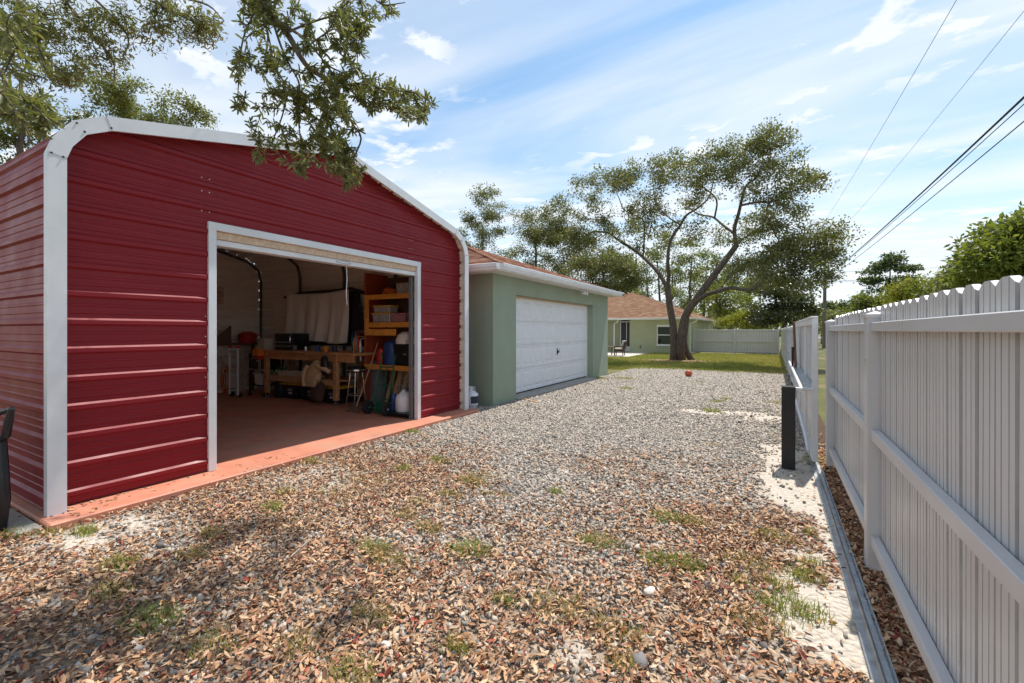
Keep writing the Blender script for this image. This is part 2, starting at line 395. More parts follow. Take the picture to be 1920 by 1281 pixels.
def stones(n, xr, yr, s0, s1, thin):
    x, y, d = scatter(n, xr, yr)
    g_, l_, s_ = masks(x, y); k = RNG.rand(len(x)) < g_*thin; x, y = x[k], y[k]; m = len(x)
    sz = RNG.uniform(s0, s1, m)*np.where(RNG.rand(m) < .02, 1.6, 1)
    X = rand_unit(m); Z = unit(np.cross(X, rand_unit(m))); Yv = np.cross(Z, X)
    sc = sz[:, None]*RNG.uniform(.55, 1.15, (m, 3))
    pos = np.stack([x, y, gz(x, y)+sz*RNG.uniform(.08, .38, m)], -1)
    V, F = copies(CT, CF, pos, X, Yv, Z, sc)
    V = V+RNG.normal(size=V.shape)*np.repeat(sz, 8)[:, None]*.09
    return V, F, np.repeat(np.clip(RNG.rand(m)*.97+.06*(fbm(x, y, .9)-.5), 0, 1), 6)
sv = [stones(150000, (-7.5, .40), (0, 8.2), .010, .029, .95), stones(115000, (-5.3, .40), (8.2, 20.2), .016, .034, .85)]
off = 0; Vs, Fs, As = [], [], []
for V, F, A in sv: Vs.append(V); Fs.append(F+off); As.append(A); off += len(V)
o = np_mesh('gravel', np.concatenate(Vs), np.concatenate(Fs), M_stone, attr=[('rnd', 'FACE', np.concatenate(As))])
tag(o, 'grey and tan crushed gravel covering the driveway', 'gravel', kind='stuff')
# a few larger stones one can pick out
for i, (u, v, s, lab) in enumerate(((722, 1214, .055, 'pale oval stone lying in the leaves at lower centre'), (1222, 1112, .075, 'flat white stone chip lying beside a grass tuft'),
                                    (1200, 1244, .075, 'rounded grey stone lying in brown leaves near the front edge'), (1362, 1065, .05, 'dark round stone on gravel left of the sandy strip'))):
    c = pg(u, v); b = bmesh.new(); bmesh.ops.create_icosphere(b, subdivisions=2, radius=s*.6)
    for q in b.verts: q.co = Vector((q.co.x*1.3, q.co.y*.8, q.co.z*(.5 if i != 2 else .7)))*(1+.25*(random.random()-.5))
    me = bpy.data.meshes.new('loose_stone'); b.to_mesh(me); b.free(); me.shade_smooth()
    st = link('loose_stone', me, mat('stone_%d' % (i in (0, 1)), (.62, .58, .52) if i in (0, 1) else (.2, .19, .19), .85, bump=.5, scale=20)); st.location = (c[0], c[1], .012); st.rotation_euler.z = i
    tag(st, lab, 'stone')

# fallen leaves
LT = np.array([(-.5, 0, .0), (-.22, -.17, .07), (-.22, .17, .07), (.2, -.2, .08), (.2, .2, .08), (.5, 0, .0), (-.02, 0, -.03)], float)
LF = np.array([(0, 1, 6), (0, 6, 2), (1, 3, 6), (6, 4, 2), (3, 5, 6), (6, 5, 4)])
M_litter = attr_mat('dry_leaves', 'rnd', [(0, (.085, .045, .03)), (.22, (.22, .11, .06)), (.48, (.43, .225, .115)), (.72, (.56, .35, .20)), (.9, (.62, .44, .29)), (.985, (.32, .06, .035))], .7, spec=.3)
def litter(n, xr, yr, s0, s1, thin):
    x, y, d = scatter(n, xr, yr)
    g_, l_, s_ = masks(x, y); k = (RNG.rand(len(x)) < np.clip(l_*thin*(.35+1.3*fbm(x, y, 3.1)), 0, 1)) & ~((x > .385) & (x < .502) & (RNG.rand(len(x)) < .93)); x, y = x[k], y[k]; l_ = l_[k]; m = len(x)
    sz = RNG.uniform(s0, s1, m)
    az = RNG.uniform(0, 2*math.pi, m); ti = RNG.normal(0, .35, m)
    X = np.stack([np.cos(az)*np.cos(ti), np.sin(az)*np.cos(ti), np.sin(ti)], -1)
    up = unit(np.stack([RNG.normal(0, .4, m), RNG.normal(0, .4, m), np.where(RNG.rand(m) < .5, 1., -1.)], -1))
    Yv = unit(np.cross(up, X)); Z = np.cross(X, Yv)
    pos = np.stack([x, y, gz(x, y)+.008+RNG.rand(m)*.028], -1)
    pos[:, 2] += np.abs(np.sin(ti))*sz*.4
    sc = np.stack([sz, sz*RNG.uniform(.6, 1.1, m), sz*RNG.uniform(.5, 2.2, m)], -1)
    V, F = copies(LT, LF, pos, X, Yv, Z, sc); return V, F, np.repeat(RNG.rand(m), 6)
lv = [litter(165000, (-8.5, .72), (-.2, 4.6), .026, .058, .58), litter(50000, (-5.3, .75), (4.6, 9), .03, .06, .5), litter(9000, (.49, .75), (2.2, 7.5), .03, .06, 1.0)]
# drifts that lie inside the gravel lip, on the slab edge and under the shed's side wall
off = 0; Vs, Fs, As = [], [], []
for V, F, A in lv: Vs.append(V); Fs.append(F+off); As.append(A); off += len(V)
o = np_mesh('leaf_litter', np.concatenate(Vs), np.concatenate(Fs), M_litter, attr=[('rnd', 'FACE', np.concatenate(As))])
tag(o, 'brown and orange dry oak leaves strewn over the near ground', 'leaf litter', kind='stuff')
m = 90; lx = -5.46+.34*RNG.rand(m)**1.8; ly = 1.5+RNG.rand(m)**2*2.2; az = RNG.uniform(0, 6.28, m)
X = np.stack([np.cos(az), np.sin(az), RNG.normal(0, .1, m)], -1); X = unit(X); Yv = unit(np.cross((0, 0, 1.), X)); Z = np.cross(X, Yv); szl = RNG.uniform(.025, .05, m)
V, F = copies(LT, LF, np.stack([lx, ly, np.full(m, .076)], -1), X, Yv, Z, np.stack([szl, szl, szl], -1))
tag(np_mesh('slab_leaves', V, F, M_litter, attr=[('rnd', 'FACE', np.repeat(RNG.rand(m), 6))]), 'dry leaves blown onto the edge of the red slab', 'leaf litter', kind='stuff')
# fine twigs lying about
def sticks(n):
    x, y, d = scatter(n, (-6, .3), (.3, 5.5)); g_, l_, s_ = masks(x, y); k = RNG.rand(len(x)) < l_*.6; x, y = x[k], y[k]; m = len(x)
    az = RNG.uniform(0, 6.28, m); X = np.stack([np.cos(az), np.sin(az), RNG.normal(0, .06, m)], -1); X = unit(X)
    Yv = unit(np.cross((0, 0, 1.), X)); Z = np.cross(X, Yv); ln = RNG.uniform(.06, .22, m)
    return copies(CT, CF, np.stack([x, y, gz(x, y)+.022], -1), X, Yv, Z, np.stack([ln, np.full(m, .004), np.full(m, .004)], -1))
V, F = sticks(1300)
tag(np_mesh('fallen_twigs', V, F, M_twig), 'thin dry twigs scattered among the fallen leaves', 'twigs', kind='stuff')
st = MB(); a, b = pg(545, 1052), pg(598, 1010); st.tube([a+(0, 0, .03), (a+b)/2+(0, 0, .045), b+(0, 0, .03)], [.005, .006, .004], 6)
tag(st.build('fallen_stick', mat('pale_stick', (.38, .32, .27), .8), smooth=True), 'long pale dry stick lying on the leaves left of centre', 'stick')

# tufts of weedy grass
BT = np.array([(0, -.5, 0), (0, .5, 0), (.28, -.4, .55), (.28, .4, .55), (.75, 0, 1)], float)
BF = np.array([(0, 1, 3), (0, 3, 2), (2, 3, 4)])
def blades(x, y, z0, h, w, lean):
    m = len(x); az = RNG.uniform(0, 6.28, m); X = np.stack([np.cos(az), np.sin(az), np.zeros(m)], -1); Z = np.tile((0, 0, 1.), (m, 1)); Yv = np.cross(Z, X)
    return copies(BT, BF, np.stack([x, y, z0], -1), X, Yv, Z, np.stack([h*lean, w, h], -1))
TUFTS = [(285, 1170, .16, 1), (225, 1062, .14, .8), (360, 1045, .13, .5), (510, 955, .12, 1), (535, 925, .09, .9), (160, 1000, .10, .9), (585, 868, .13, .6), (770, 812, .16, .9), (757, 882, .10, 1), (825, 868, .13, 1.1),
         (885, 905, .15, .6), (880, 1035, .17, 1), (705, 1035, .14, .8), (735, 1060, .17, .4), (845, 930, .12, .5), (785, 945, .10, .4), (760, 970, .14, .4), (805, 995, .12, .5), (950, 1130, .07, .9), (1125, 1020, .15, .7), (1255, 975, .14, 1),
         (1300, 985, .10, .7), (1250, 1058, .17, 1.1), (1290, 1062, .12, .9), (1450, 1010, .14, .5), (1515, 1005, .05, .8), (1480, 1140, .16, 1), (1450, 1100, .1, .6), (1520, 1060, .08, .7), (1510, 1085, .1, .7), (1385, 1095, .06, .7), (1160, 1190, .14, .4),
         (700, 1160, .14, .4), (660, 1270, .14, .6), (855, 1220, .08, .6), (1050, 1140, .2, .4), (1160, 1245, .08, .4), (400, 1005, .12, .4), (210, 1115, .13, .5), (390, 1215, .16, .5), (560, 1215, .12, .4), (30, 1005, .12, .9), (100, 1000, .1, .5),
         (1040, 925, .07, 1), (1310, 718, .35, .3), (1125, 711, .32, .8), (1170, 711, .3, .6), (1175, 730, .22, .7), (1345, 755, .16, .9), (1360, 750, .12, .8), (1335, 772, .15, .9), (1460, 757, .25, .4), (1500, 715, .4, .5), (990, 735, .1, .4), (650, 830, .14, .3), (900, 893, .2, .3),
         (1330, 835, .1, .3), (630, 930, .3, .25), (690, 900, .3, .25), (560, 985, .2, .25), (930, 930, .16, .3), (1400, 1060, .15, .4), (1420, 1170, .15, .4), (1560, 870, .25, .8)]
xs, ys, hs, gs = [], [], [], []
for u, v, r, gr in TUFTS:
    c = pg(u, v); n = int(300*(r/.14)**1.3*(1 if gr > .5 else .7)); n = min(n, 800)
    rr = r*np.sqrt(RNG.rand(n))*(1+.4*RNG.normal(size=n)*.5); an = RNG.uniform(0, 6.28, n)
    xs.append(c[0]+rr*np.cos(an)*1.2); ys.append(c[1]+rr*np.sin(an)*.8); hs.append(RNG.uniform(.03, .10, n)*(1.0 if gr > .35 else .6)*(1-.3*np.abs(rr)/r)); gs.append(np.clip(gr*.8+RNG.normal(0, .16, n), 0, 1))
x = np.concatenate(xs); y = np.concatenate(ys); h = np.concatenate(hs); gg = np.concatenate(gs)
V, F = blades(x, y, gz(x, y), h, RNG.uniform(.0035, .007, len(x)), RNG.uniform(.3, 1.5, len(x)))
M_grass = attr_mat('weed_grass', 'rnd', [(0, (.46, .31, .15)), (.35, (.42, .32, .12)), (.6, (.30, .30, .07)), (1, (.20, .27, .05))], .7, trans=.35)
tag(np_mesh('weed_grass', V, F, M_grass, attr=[('rnd', 'FACE', np.repeat(gg, 3))]), 'thin tufts of dry and green weed grass on the driveway', 'grass', kind='stuff')

# lawn round the oak
def lawn_material():
    m, t, p = principled('lawn'); tcn = N(t, 'ShaderNodeTexCoord'); v = tcn.outputs['Object']
    c = ramp(t, noise(t, v, .9, 6, .65), [(.35, (.17, .17, .035)), (.55, (.28, .25, .065)), (.7, (.40, .31, .12))])
    c = mixc(t, math_n(t, 'MULTIPLY', noise(t, v, 25, 4), .5), c, (.05, .07, .012))
    L(t, c, p.inputs['Base Color']); p.inputs['Roughness'].default_value = 1; p.inputs['Specular IOR Level'].default_value = .1; return m
ln = MB(); ln.strip([[(x, y, -.015+.0*x) for x in np.linspace(-16, .55, 20)] for y in np.linspace(19.2, 36.0, 18)])
struct(ln.build('lawn', lawn_material()), 'lawn of patchy grass under the spreading oak')
n = 70000
x = RNG.uniform(-15, .45, n); y = 19.4+RNG.rand(n)**1.5*15.8
e = 20.0+.45*(fbm(x, y, .8)-.5)*2+.14*(x+3); k = (y > e-.15-.5*RNG.rand(n)**3)&~((x<-7.7)&(y>27.8)); x, y = x[k], y[k]
dead = fbm(x, y, .7)
bare = np.exp(-(((x+4.6)/1.9)**2+((y-26.2)/1.0)**2)); k = RNG.rand(len(x)) > bare*1.2; x, y, dead = x[k], y[k], dead[k]
V, F = blades(x, y, np.full(len(x), -.015), RNG.uniform(.05, .12, len(x)), RNG.uniform(.012, .022, len(x)), RNG.uniform(.3, 1.0, len(x)))
gv = np.clip(1.25-1.15*dead+RNG.normal(0, .12, len(x))-.25*smooth(-2.2, .2, x), 0, 1)
tag(np_mesh('lawn_grass', V, F, attr_mat('lawn_blades', 'rnd', [(0, (.46, .34, .14)), (.35, (.42, .35, .11)), (.65, (.31, .30, .075)), (1, (.20, .23, .045))], .7, trans=.3), attr=[('rnd', 'FACE', np.repeat(gv, 3))]), 'short yellow-green lawn grass round the oak', 'grass', kind='stuff')
# bare leaf-covered earth at the foot of the oak
mu = MB(); mu.add([(-4.6, 26.2, .03)]+[(-4.6+1.9*math.cos(a)*(1+.15*math.sin(3*a)), 26.2+1.0*math.sin(a)*(1+.15*math.cos(5*a)), -.013) for a in np.linspace(0, 6.2832, 25)[:-1]], [(0, i+1, (i+1) % 24+1) for i in range(24)])
struct(mu.build('bare_earth', mat('brown_earth', (.24, .13, .08), .95, var=.5, scale=12, bump=.6, bscale=30)), 'ring of bare brown earth at the foot of the oak')
pt = MB(); pt.box(-14, -7.9, 28.2, 34.3, -.05, .03)
struct(pt.build('patio', mat('pale_patio_concrete', (.55, .50, .43), .85, bump=.2), bevel=.01), 'pale concrete patio behind the garage')
rd = MB(); rd.add([(8.5, -60, -.012), (13.5, -60, -.012), (13.5, 300, -.012), (8.5, 300, -.012)], [(0, 1, 2, 3)])
struct(rd.build('road', mat('pale_asphalt', (.30, .29, .27), .9, var=.2, scale=3)), 'pale road running beyond the white fence')
# ================================================================ RED METAL SHED
slab = MB()
pol = [(-5.10, 1.33), (-5.13, 7.62), (-12.5, 7.62), (-12.5, 1.33)]
slab.prism([(p[0], p[1]) for p in pol], 'z', -.12, .07)
struct(slab.build('shed_floor', M_slab, bevel=.012), 'red painted concrete slab under the metal shed')
se = MB(); se.box(-12.5, -5.2, 1.16, 1.325, -.12, .045)
struct(se.build('slab_footing', M_conc, bevel=.015), 'grey concrete footing along the left side of the shed')

shed = thing('metal_shed', 'large red ribbed metal shed with white trim and an open roll-up door', 'shed', (-8.9, 4.44, .07))
YL, YR, XF, XT, XB = 1.41, 7.47, -5.50, -5.33, -12.35
YM = (YL+YR)/2; ZF = .07
half = [(YL, ZF), (YL, 3.16), (YL+.045, 3.30), (YL+.16, 3.47), (YL+.37, 3.59), (YM, 4.235)]
outl = half+[(2*YM-a, b) for a, b in half[-2::-1]]
def gable_y(z):
    """left inner edge of the outline at height z"""
    for (y0, z0), (y1, z1) in zip(half, half[1:]):
        if z0 <= z <= z1 and z1 > z0: return y0+(y1-y0)*(z-z0)/(z1-z0)
    return YM
PER = .258
def rib_rows(z0, z1):
    """(z, proud) along a ribbed sheet with a big rib every 9 inches and two small flutes between"""
    out = []; k = math.floor(z0/PER)-2
    while k*PER < z1+PER:
        b = k*PER
        for dz, d in ((0, 0), (.016, .026), (.048, .026), (.068, 0), (.098, 0), (.104, .006), (.118, .006), (.124, 0), (.158, 0), (.164, .006), (.178, .006), (.184, 0)):
            z = b+dz*1.128+.145
            if z0 < z < z1: out.append((z, d))
        k += 1
    return [(z0, 0)]+out+[(z1, 0)]
DY0, DY1, DZ = 2.72, 6.25, 2.87
def front_panel(z0, z1, lo, hi, taper=None):
    mb = MB(); rows = []
    for z, d in rib_rows(z0, z1):
        a = max(lo, gable_y(z)+.02); b = min(hi, 2*YM-gable_y(z)-.02)
        if b-a < .02: continue
        ys = [a, a+.001]+list(np.linspace(a+.03, b-.03, max(2, int((b-a)/.5)))) + [b-.001, b]
        rows.append([(XF+(d if (taper is None or (y-taper)**2 > .0022) else 0)+.0012*math.sin(y*3.1+z*5), y, z) for y in (a, *np.linspace(a+.04, b-.05, 8), b)])
    mb.strip(rows); return mb.build('wall_panel', M_red, shed)
zb = [ZF+.012, .735, 1.42, 2.106, 2.87]
for i in range(4):
    front_panel(zb[i], zb[i+1], YL, DY0+.03, DY0+.03); front_panel(zb[i], zb[i+1], DY1-.03, YR, DY1-.03)
zt = [2.87, 3.477, 4.19]
for i in range(2): front_panel(zt[i], zt[i+1], YL, YR)
# side walls and roof: one rib profile along the outline, pieces split as sheets
def skin(pts, inset, x0, x1, m, name, ribs=True, parent=shed, rk=1.0, acc=0.0):
    P = [np.array(p) for p in pts]; rows = []
    prof = []
    for a, b in zip(P, P[1:]):
        ln_ = np.linalg.norm(b-a); t = (b-a)/ln_; nrm = np.array((-t[1], t[0]))
        if np.dot(nrm, (a+b)/2-np.array((YM, 2))) < 0: nrm = -nrm
        rr = rib_rows(acc, acc+ln_) if ribs else [(acc, 0), (acc+ln_, 0)]
        for s, d in rr: prof.append(a+t*(s-acc)+nrm*(d*rk-inset))
        acc += ln_
    rows = [[(x, q[0], q[1]) for x in np.linspace(x0, x1, 6)] for q in prof]
    mb = MB(); mb.strip(rows); return mb.build(name, m, parent)
def seg_between(z0, z1, side):
    s = [(YL, z0), (YL, z1)]
    return s if side < 0 else [(2*YM-a, b) for a, b in s]
for side in (-1, 1):
    for i in range(3): skin(seg_between([ZF+.01, 1.10, 2.13][i], [1.10, 2.13, 3.16][i], side), 0, XT, XB, M_red, 'wall_panel', acc=[ZF+.01, 1.10, 2.13][i])
    h2 = half[1:5] if side < 0 else [(2*YM-a, b) for a, b in half[1:5]]
    skin(h2, 0, XT, XB, M_red, 'roof_panel', acc=3.16)
    bend = 3.16+sum(math.dist(a, b) for a, b in zip(half[1:4], half[2:5]))
    A_, B_ = np.array(half[4]), np.array(half[5])
    for i in range(3):
        s = [A_+(B_-A_)*i/3, A_+(B_-A_)*(i+1)/3]
        if side > 0: s = [np.array((2*YM-q[0], q[1])) for q in s]
        skin(s, 0, XT, XB, M_red, 'roof_panel', acc=bend+np.linalg.norm(B_-A_)*i/3)
    # pale inner faces of the same sheets
    hh = half if side < 0 else [(2*YM-a, b) for a, b in half]
    skin([np.array(q) for q in hh], .022, XT-.004, XB, M_cream, 'inner_panel', rk=1.5, acc=ZF)
# back wall: pale inside, red outside
mb = MB(); rows = []
for z, d in rib_rows(ZF+.01, 4.2):
    a = gable_y(z)+.025; b = 2*YM-a
    if b-a > .03: rows.append([(XB+.03-d*1.7, y, z) for y in np.linspace(a, b, 10)])
mb.strip(rows); mb.build('back_panel', M_cream, shed)
mb = MB(); rows = [[(q[0]-.06, q[1], q[2]) for q in r] for r in rows]; mb.strip(rows); mb.build('back_panel', M_red, shed)
mb = MB(); rows = []
for z, d in rib_rows(ZF+.012, 4.16):           # pale inside of the front wall
    a = gable_y(z)+.03; b = 2*YM-a
    if b-a < .05: continue
    if z < DZ:
        for p, q in ((a, DY0), (DY1, b)): mb.strip([[(XF-.025, p, z), (XF-.025, q, z)], [(XF-.025, p, z+.03), (XF-.025, q, z+.03)]])
mb = MB(); mb.box(XF-.03, XF-.02, YL+.03, DY0, ZF+.01, DZ+.3); mb.build('inner_panel', M_cream, shed)
mb = MB(); mb.box(XF-.03, XF-.02, DY1, YR-.03, ZF+.01, DZ+.3); mb.build('inner_panel', M_cream, shed)
mb = MB(); mb.prism([(YL+.03, DZ+.02), (DY0+.4, DZ+.02), (YR-.03, DZ+.02), (YR-.03, 3.2), (YR-.4, 3.52), (YM, 4.15), (YL+.4, 3.52), (YL+.03, 3.2)], 'x', XF-.032, XF-.022); mb.build('inner_panel', M_cream, shed)
# folded white trim round the open end, one piece per bend with a lap and screws
tw = .125
def trim_piece(p, q, k):
    p, q = np.array(p), np.array(q); t = (q-p)/np.linalg.norm(q-p); nr = np.array((-t[1], t[0]))
    if np.dot(nr, (p+q)/2-np.array((YM, 1.9))) < 0: nr = -nr
    return p+nr*.022, q+nr*.022, p-nr*(tw-.022), q-nr*(tw-.022)
def miter(i):
    """inner mitred offset points of the outline"""
    P = [np.array(a, float) for a in outl]
    def nrm(a, b):
        t = (b-a)/np.linalg.norm(b-a); n = np.array((-t[1], t[0])); return n if np.dot(n, (a+b)/2-np.array((YM, 1.9))) > 0 else -n
    n0 = nrm(P[max(i-1, 0)], P[max(i, 1)]) if i > 0 else nrm(P[0], P[1]); n1 = nrm(P[i], P[i+1]) if i < len(P)-1 else n0
    b = n0+n1; b /= np.dot(b, n0); return P[i]+b*.034, P[i]-b*(tw-.034)
idxs = list(range(len(outl)))
groups = [(0, 1), (1, 2, 3), (3, 4), (4, 5), (5, 6), (6, 7), (7, 8, 9), (9, 10)]
for gi, grp in enumerate(groups):
    mb = MB(); xo = XT+.012+(.003 if gi % 2 else 0)
    front = []; 
    for i in grp: a, b = miter(i); front.append((a, b))
    rows = [[(xo, a[0], a[1]), (xo, b[0], b[1])] for a, b in front]; mb.strip(rows)
    mb.strip([[(xo, a[0], a[1]), (XT-.07, a[0], a[1])] for a, b in front]); mb.strip([[(xo, b[0], b[1]), (XT-.012, b[0], b[1])] for a, b in front])
    tp = mb.build('trim', M_trim, shed)
    for a, b in (front[0], front[-1]):
        for k in ((.2, .8) if gi in (0, 7, 1, 6) else (.82,)):
            q = a+(b-a)*k; sc_ = MB(); sc_.cyl((xo, q[0], q[1]), .008, .006, 8, 'x'); sc_.build('screw', M_blackm, tp)
# little screws beside the door and along the side wall
def screw(x, y, z, ax='x', m=M_trim):
    s = MB(); s.cyl((x, y, z), .006, .005, 6, ax); return s.build('screw', m, shed)
for z in np.arange(.2, 2.7, .1143*2): screw(XF, DY0-.02, z+random.uniform(-.02, .02))
for z in np.arange(.3, 3.0, .2286): screw(-5.42, YL-.006, z, 'y', M_blackm)
for z in (3.35, 3.05, 2.98, 3.2): 
    for y in (2.66, 2.74, 5.98, 6.05): screw(XF+.001, y, z-(.12 if y > 5 else 0))
# door frame, header, rolled door bottom bar and pull cord
fx0, fx1 = XF-.05, XF+.03
for y0, y1 in ((DY0, DY0+.085), (DY1-.085, DY1)):
    mb = MB(); mb.box(fx0, fx1, y0, y1, ZF, DZ); mb.build('door_frame', M_trim, shed, bevel=.004)
mb = MB(); mb.box(fx0, fx1+.002, DY0-.003, DY1+.003, DZ-.085, DZ+.004); mb.build('door_frame', M_trim, shed, bevel=.004)
mb = MB(); mb.box(fx0-.14, fx0+.045, DY0+.086, DY1-.086, DZ-.175, DZ-.087); mb.build('door_header', M_peach, shed, bevel=.004)
mb = MB(); mb.box(fx0-.12, fx0+.03, DY0+.087, DY1-.087, DZ-.245, DZ-.178); bar_ = mb.build('door_bottom_bar', M_trim, shed, bevel=.004)
mb = MB(); mb.tube([(fx0+.034, 4.60+.13*math.cos(a), DZ-.212+.018*math.sin(a)) for a in np.linspace(0, 6.28, 25)], .0025, 5); mb.build('door_badge', M_greyp, bar_)
mb = MB(); mb.cyl((fx0-.32, DY0-.05, DZ+.16), .20, DY1-DY0+.1, 28, 'y'); mb.build('rolled_door', M_cream, shed, smooth=True)
for y in (DY0+.10, DY1-.10):       # dark guide channels behind the jambs
    mb = MB(); mb.box(fx0-.09, fx0-.03, y-.03, y+.03, ZF, DZ-.25); mb.build('door_guide', M_greyp, shed)
mb = MB(); q = pg(631, 640); cy = 4.72
mb.tube([(fx0-.05, cy, DZ-.245), (fx0-.045, cy+.008, DZ-.45), (fx0-.05, cy-.004, DZ-.65), (fx0-.05, cy+.01, DZ-.83)], .006, 6); mb.build('pull_cord', M_white, shed, smooth=True)
# tubular steel frames inside
for x in (-12.2, -10.5, -8.85, -7.2, -5.75):
    mb = MB(); ins = .075
    pth = [(x, YL+ins, ZF), (x, YL+ins, 3.0), (x, YL+ins+.07, 3.28), (x, YL+.42, 3.48), (x, YM, 4.14), (x, YR-.42, 3.48), (x, YR-ins-.07, 3.28), (x, YR-ins, 3.0), (x, YR-ins, ZF)]
    if x == -5.75: pth = pth[:]
    mb.tube(pth, .036, 8); mb.build('frame_hoop', M_hoop, shed, smooth=True)
for y in (YL+.1, YR-.1):
    mb = MB(); mb.box(XB+.05, XF-.1, y-.03, y+.03, ZF, ZF+.06); mb.build('base_rail', M_galv, shed)
# ================================================================ SHED CONTENTS
FZ = .07
def part(p, name, m, fn, bevel=0, smooth=False):
    mb = MB(); fn(mb); return mb.build(name, m, p, bevel, smooth)
# workbench
wb = thing('workbench', 'long wooden workbench on casters along the right wall of the shed', 'workbench', (-9.1, 6.8, FZ))
part(wb, 'bench_top', M_wood, lambda m: m.box(-10.45, -7.35, 6.38, 7.2, 1.13, 1.19), .006)
part(wb, 'apron', M_wood, lambda m: m.box(-10.38, -7.42, 6.42, 6.47, .99, 1.128), .004)
part(wb, 'shelf_board', M_wood, lambda m: m.box(-10.36, -7.75, 6.47, 7.15, .58, .61), .004)
part(wb, 'shelf_rail', M_woodl, lambda m: m.box(-10.30, -7.9, 6.43, 6.468, .48, .60), .004)
for x in (-10.38, -7.95):
    for y in (6.44, 7.08):
        lg = part(wb, 'leg', M_wood, lambda m: m.box(x-.055, x+.055, y-.045, y+.045, FZ+.11, 1.128 if y > 7 else 1.128), .006)
        part(lg, 'caster', M_greyp, lambda m: m.lathe([(.0, -.015), (.045, -.015), (.045, .015), (.0, .015)], (x, y, FZ+.046), 14, 'x'), 0, True)
        part(lg, 'caster_fork', M_chrome, lambda m: (m.box(x-.024, x-.018, y-.02, y+.02, FZ+.04, FZ+.11), m.box(x+.018, x+.024, y-.02, y+.02, FZ+.04, FZ+.11), m.box(x-.024, x+.024, y-.02, y+.02, FZ+.1, FZ+.108)))
vz = thing('bench_vise', 'small orange bench vise clamped to the left end of the workbench', 'vise', (-10.42, 6.3, .85))
part(vz, 'jaw', M_orangep, lambda m: (m.box(-10.60, -10.50, 6.22, 6.37, 1.06, 1.22), m.box(-10.46, -10.38, 6.22, 6.37, 1.06, 1.22)), .008)
part(vz, 'base', M_redp, lambda m: m.box(-10.58, -10.36, 6.24, 6.36, .98, 1.06), .008)
part(vz, 'screw_bar', M_chrome, lambda m: (m.tube([(-10.72, 6.3, 1.0), (-10.36, 6.3, 1.03)], .014, 8), m.tube([(-10.70, 6.2, .94), (-10.70, 6.4, 1.04)], .008, 6)), 0, True)
part(vz, 'clamp_leg', M_chrome, lambda m: (m.tube([(-10.52, 6.33, .98), (-10.52, 6.33, .64)], .012, 6), m.tube([(-10.46, 6.33, .98), (-10.46, 6.33, .64)], .012, 6)), 0, True)
# black totes with yellow lids
def text_mesh(s, size, m, parent, M4, name='lettering'):
    cu = bpy.data.curves.new('t', 'FONT'); cu.body = s; cu.size = size; cu.extrude = .0008; cu.align_x = 'CENTER'
    to = bpy.data.objects.new('t', cu); COL.objects.link(to)
    me = bpy.data.meshes.new_from_object(to.evaluated_get(bpy.context.evaluated_depsgraph_get())); bpy.data.objects.remove(to)
    me.transform(M4); return link(name, me, m, parent)
totes = (('black storage tote with yellow lid under the bench, leftmost of three', -9.74), ('black storage tote with yellow lid in the middle under the bench', -9.02), ('black storage tote with yellow lid under the hanging jacket', -8.32))
for lab, x in totes:
    t = thing('storage_tote', lab, 'tote', (x, 6.82, FZ), 'totes under the workbench')
    part(t, 'tub', M_dark, lambda m: m.add([(x-.27, 6.60, FZ), (x+.27, 6.60, FZ), (x+.27, 7.05, FZ), (x-.27, 7.05, FZ), (x-.33, 6.54, FZ+.33), (x+.33, 6.54, FZ+.33), (x+.33, 7.1, FZ+.33), (x-.33, 7.1, FZ+.33)], [(0, 3, 2, 1), (4, 5, 6, 7), (0, 1, 5, 4), (1, 2, 6, 5), (2, 3, 7, 6), (3, 0, 4, 7)]), .012)
    part(t, 'lid', M_yellow, lambda m: (m.box(x-.345, x+.345, 6.52, 7.11, FZ+.332, FZ+.365), m.box(x-.28, x+.28, 6.58, 7.05, FZ+.366, FZ+.385)), .006)
    part(t, 'label_bar', M_white, lambda m: m.box(x+.02, x+.14, 6.548, 6.553, FZ+.12, FZ+.155))
    text_mesh('HDX', .085, M_white, t, Matrix.Translation((x+.08, 6.546, FZ+.185)) @ Matrix.Rotation(R(90), 4, 'X'))
# pale boards on the bench shelf
for i, (x0, x1, z, lab) in enumerate(((-10.05, -8.55, .611, 'cream painted board, lower of two on the bench shelf'), (-10.15, -8.7, .672, 'cream painted board, upper of two on the bench shelf'))):
    b = MB(); b.box(x0, x1, 6.5, 6.62, z, z+.058); tag(b.build('board', M_beige, bevel=.004), lab, 'board')
gb = MB()
for i in range(9): gb.tube([(-10.15+.04*i, 6.55, .615), (-10.2+.05*i, 6.5+.02*(i % 3), .70+.02*(i % 4)), (-10.12+.04*i, 6.56, .76+.03*(i % 3))], [.02, .025, .008], 6)
tag(gb.build('garden_gloves', mat('green_rubber', (.02, .09, .03), .6), smooth=True), 'bundle of green rubber gloves on the bench shelf', 'gloves')
jk = MB(); jk.lathe([(.0, FZ), (.13, FZ), (.15, FZ+.05), (.15, FZ+.4), (.11, FZ+.43), (0, FZ+.43)], (-10.12, 6.62, 0), 18)
tag(jk.build('bucket', M_dark, smooth=True), 'black bucket standing behind the left leg of the workbench', 'bucket')
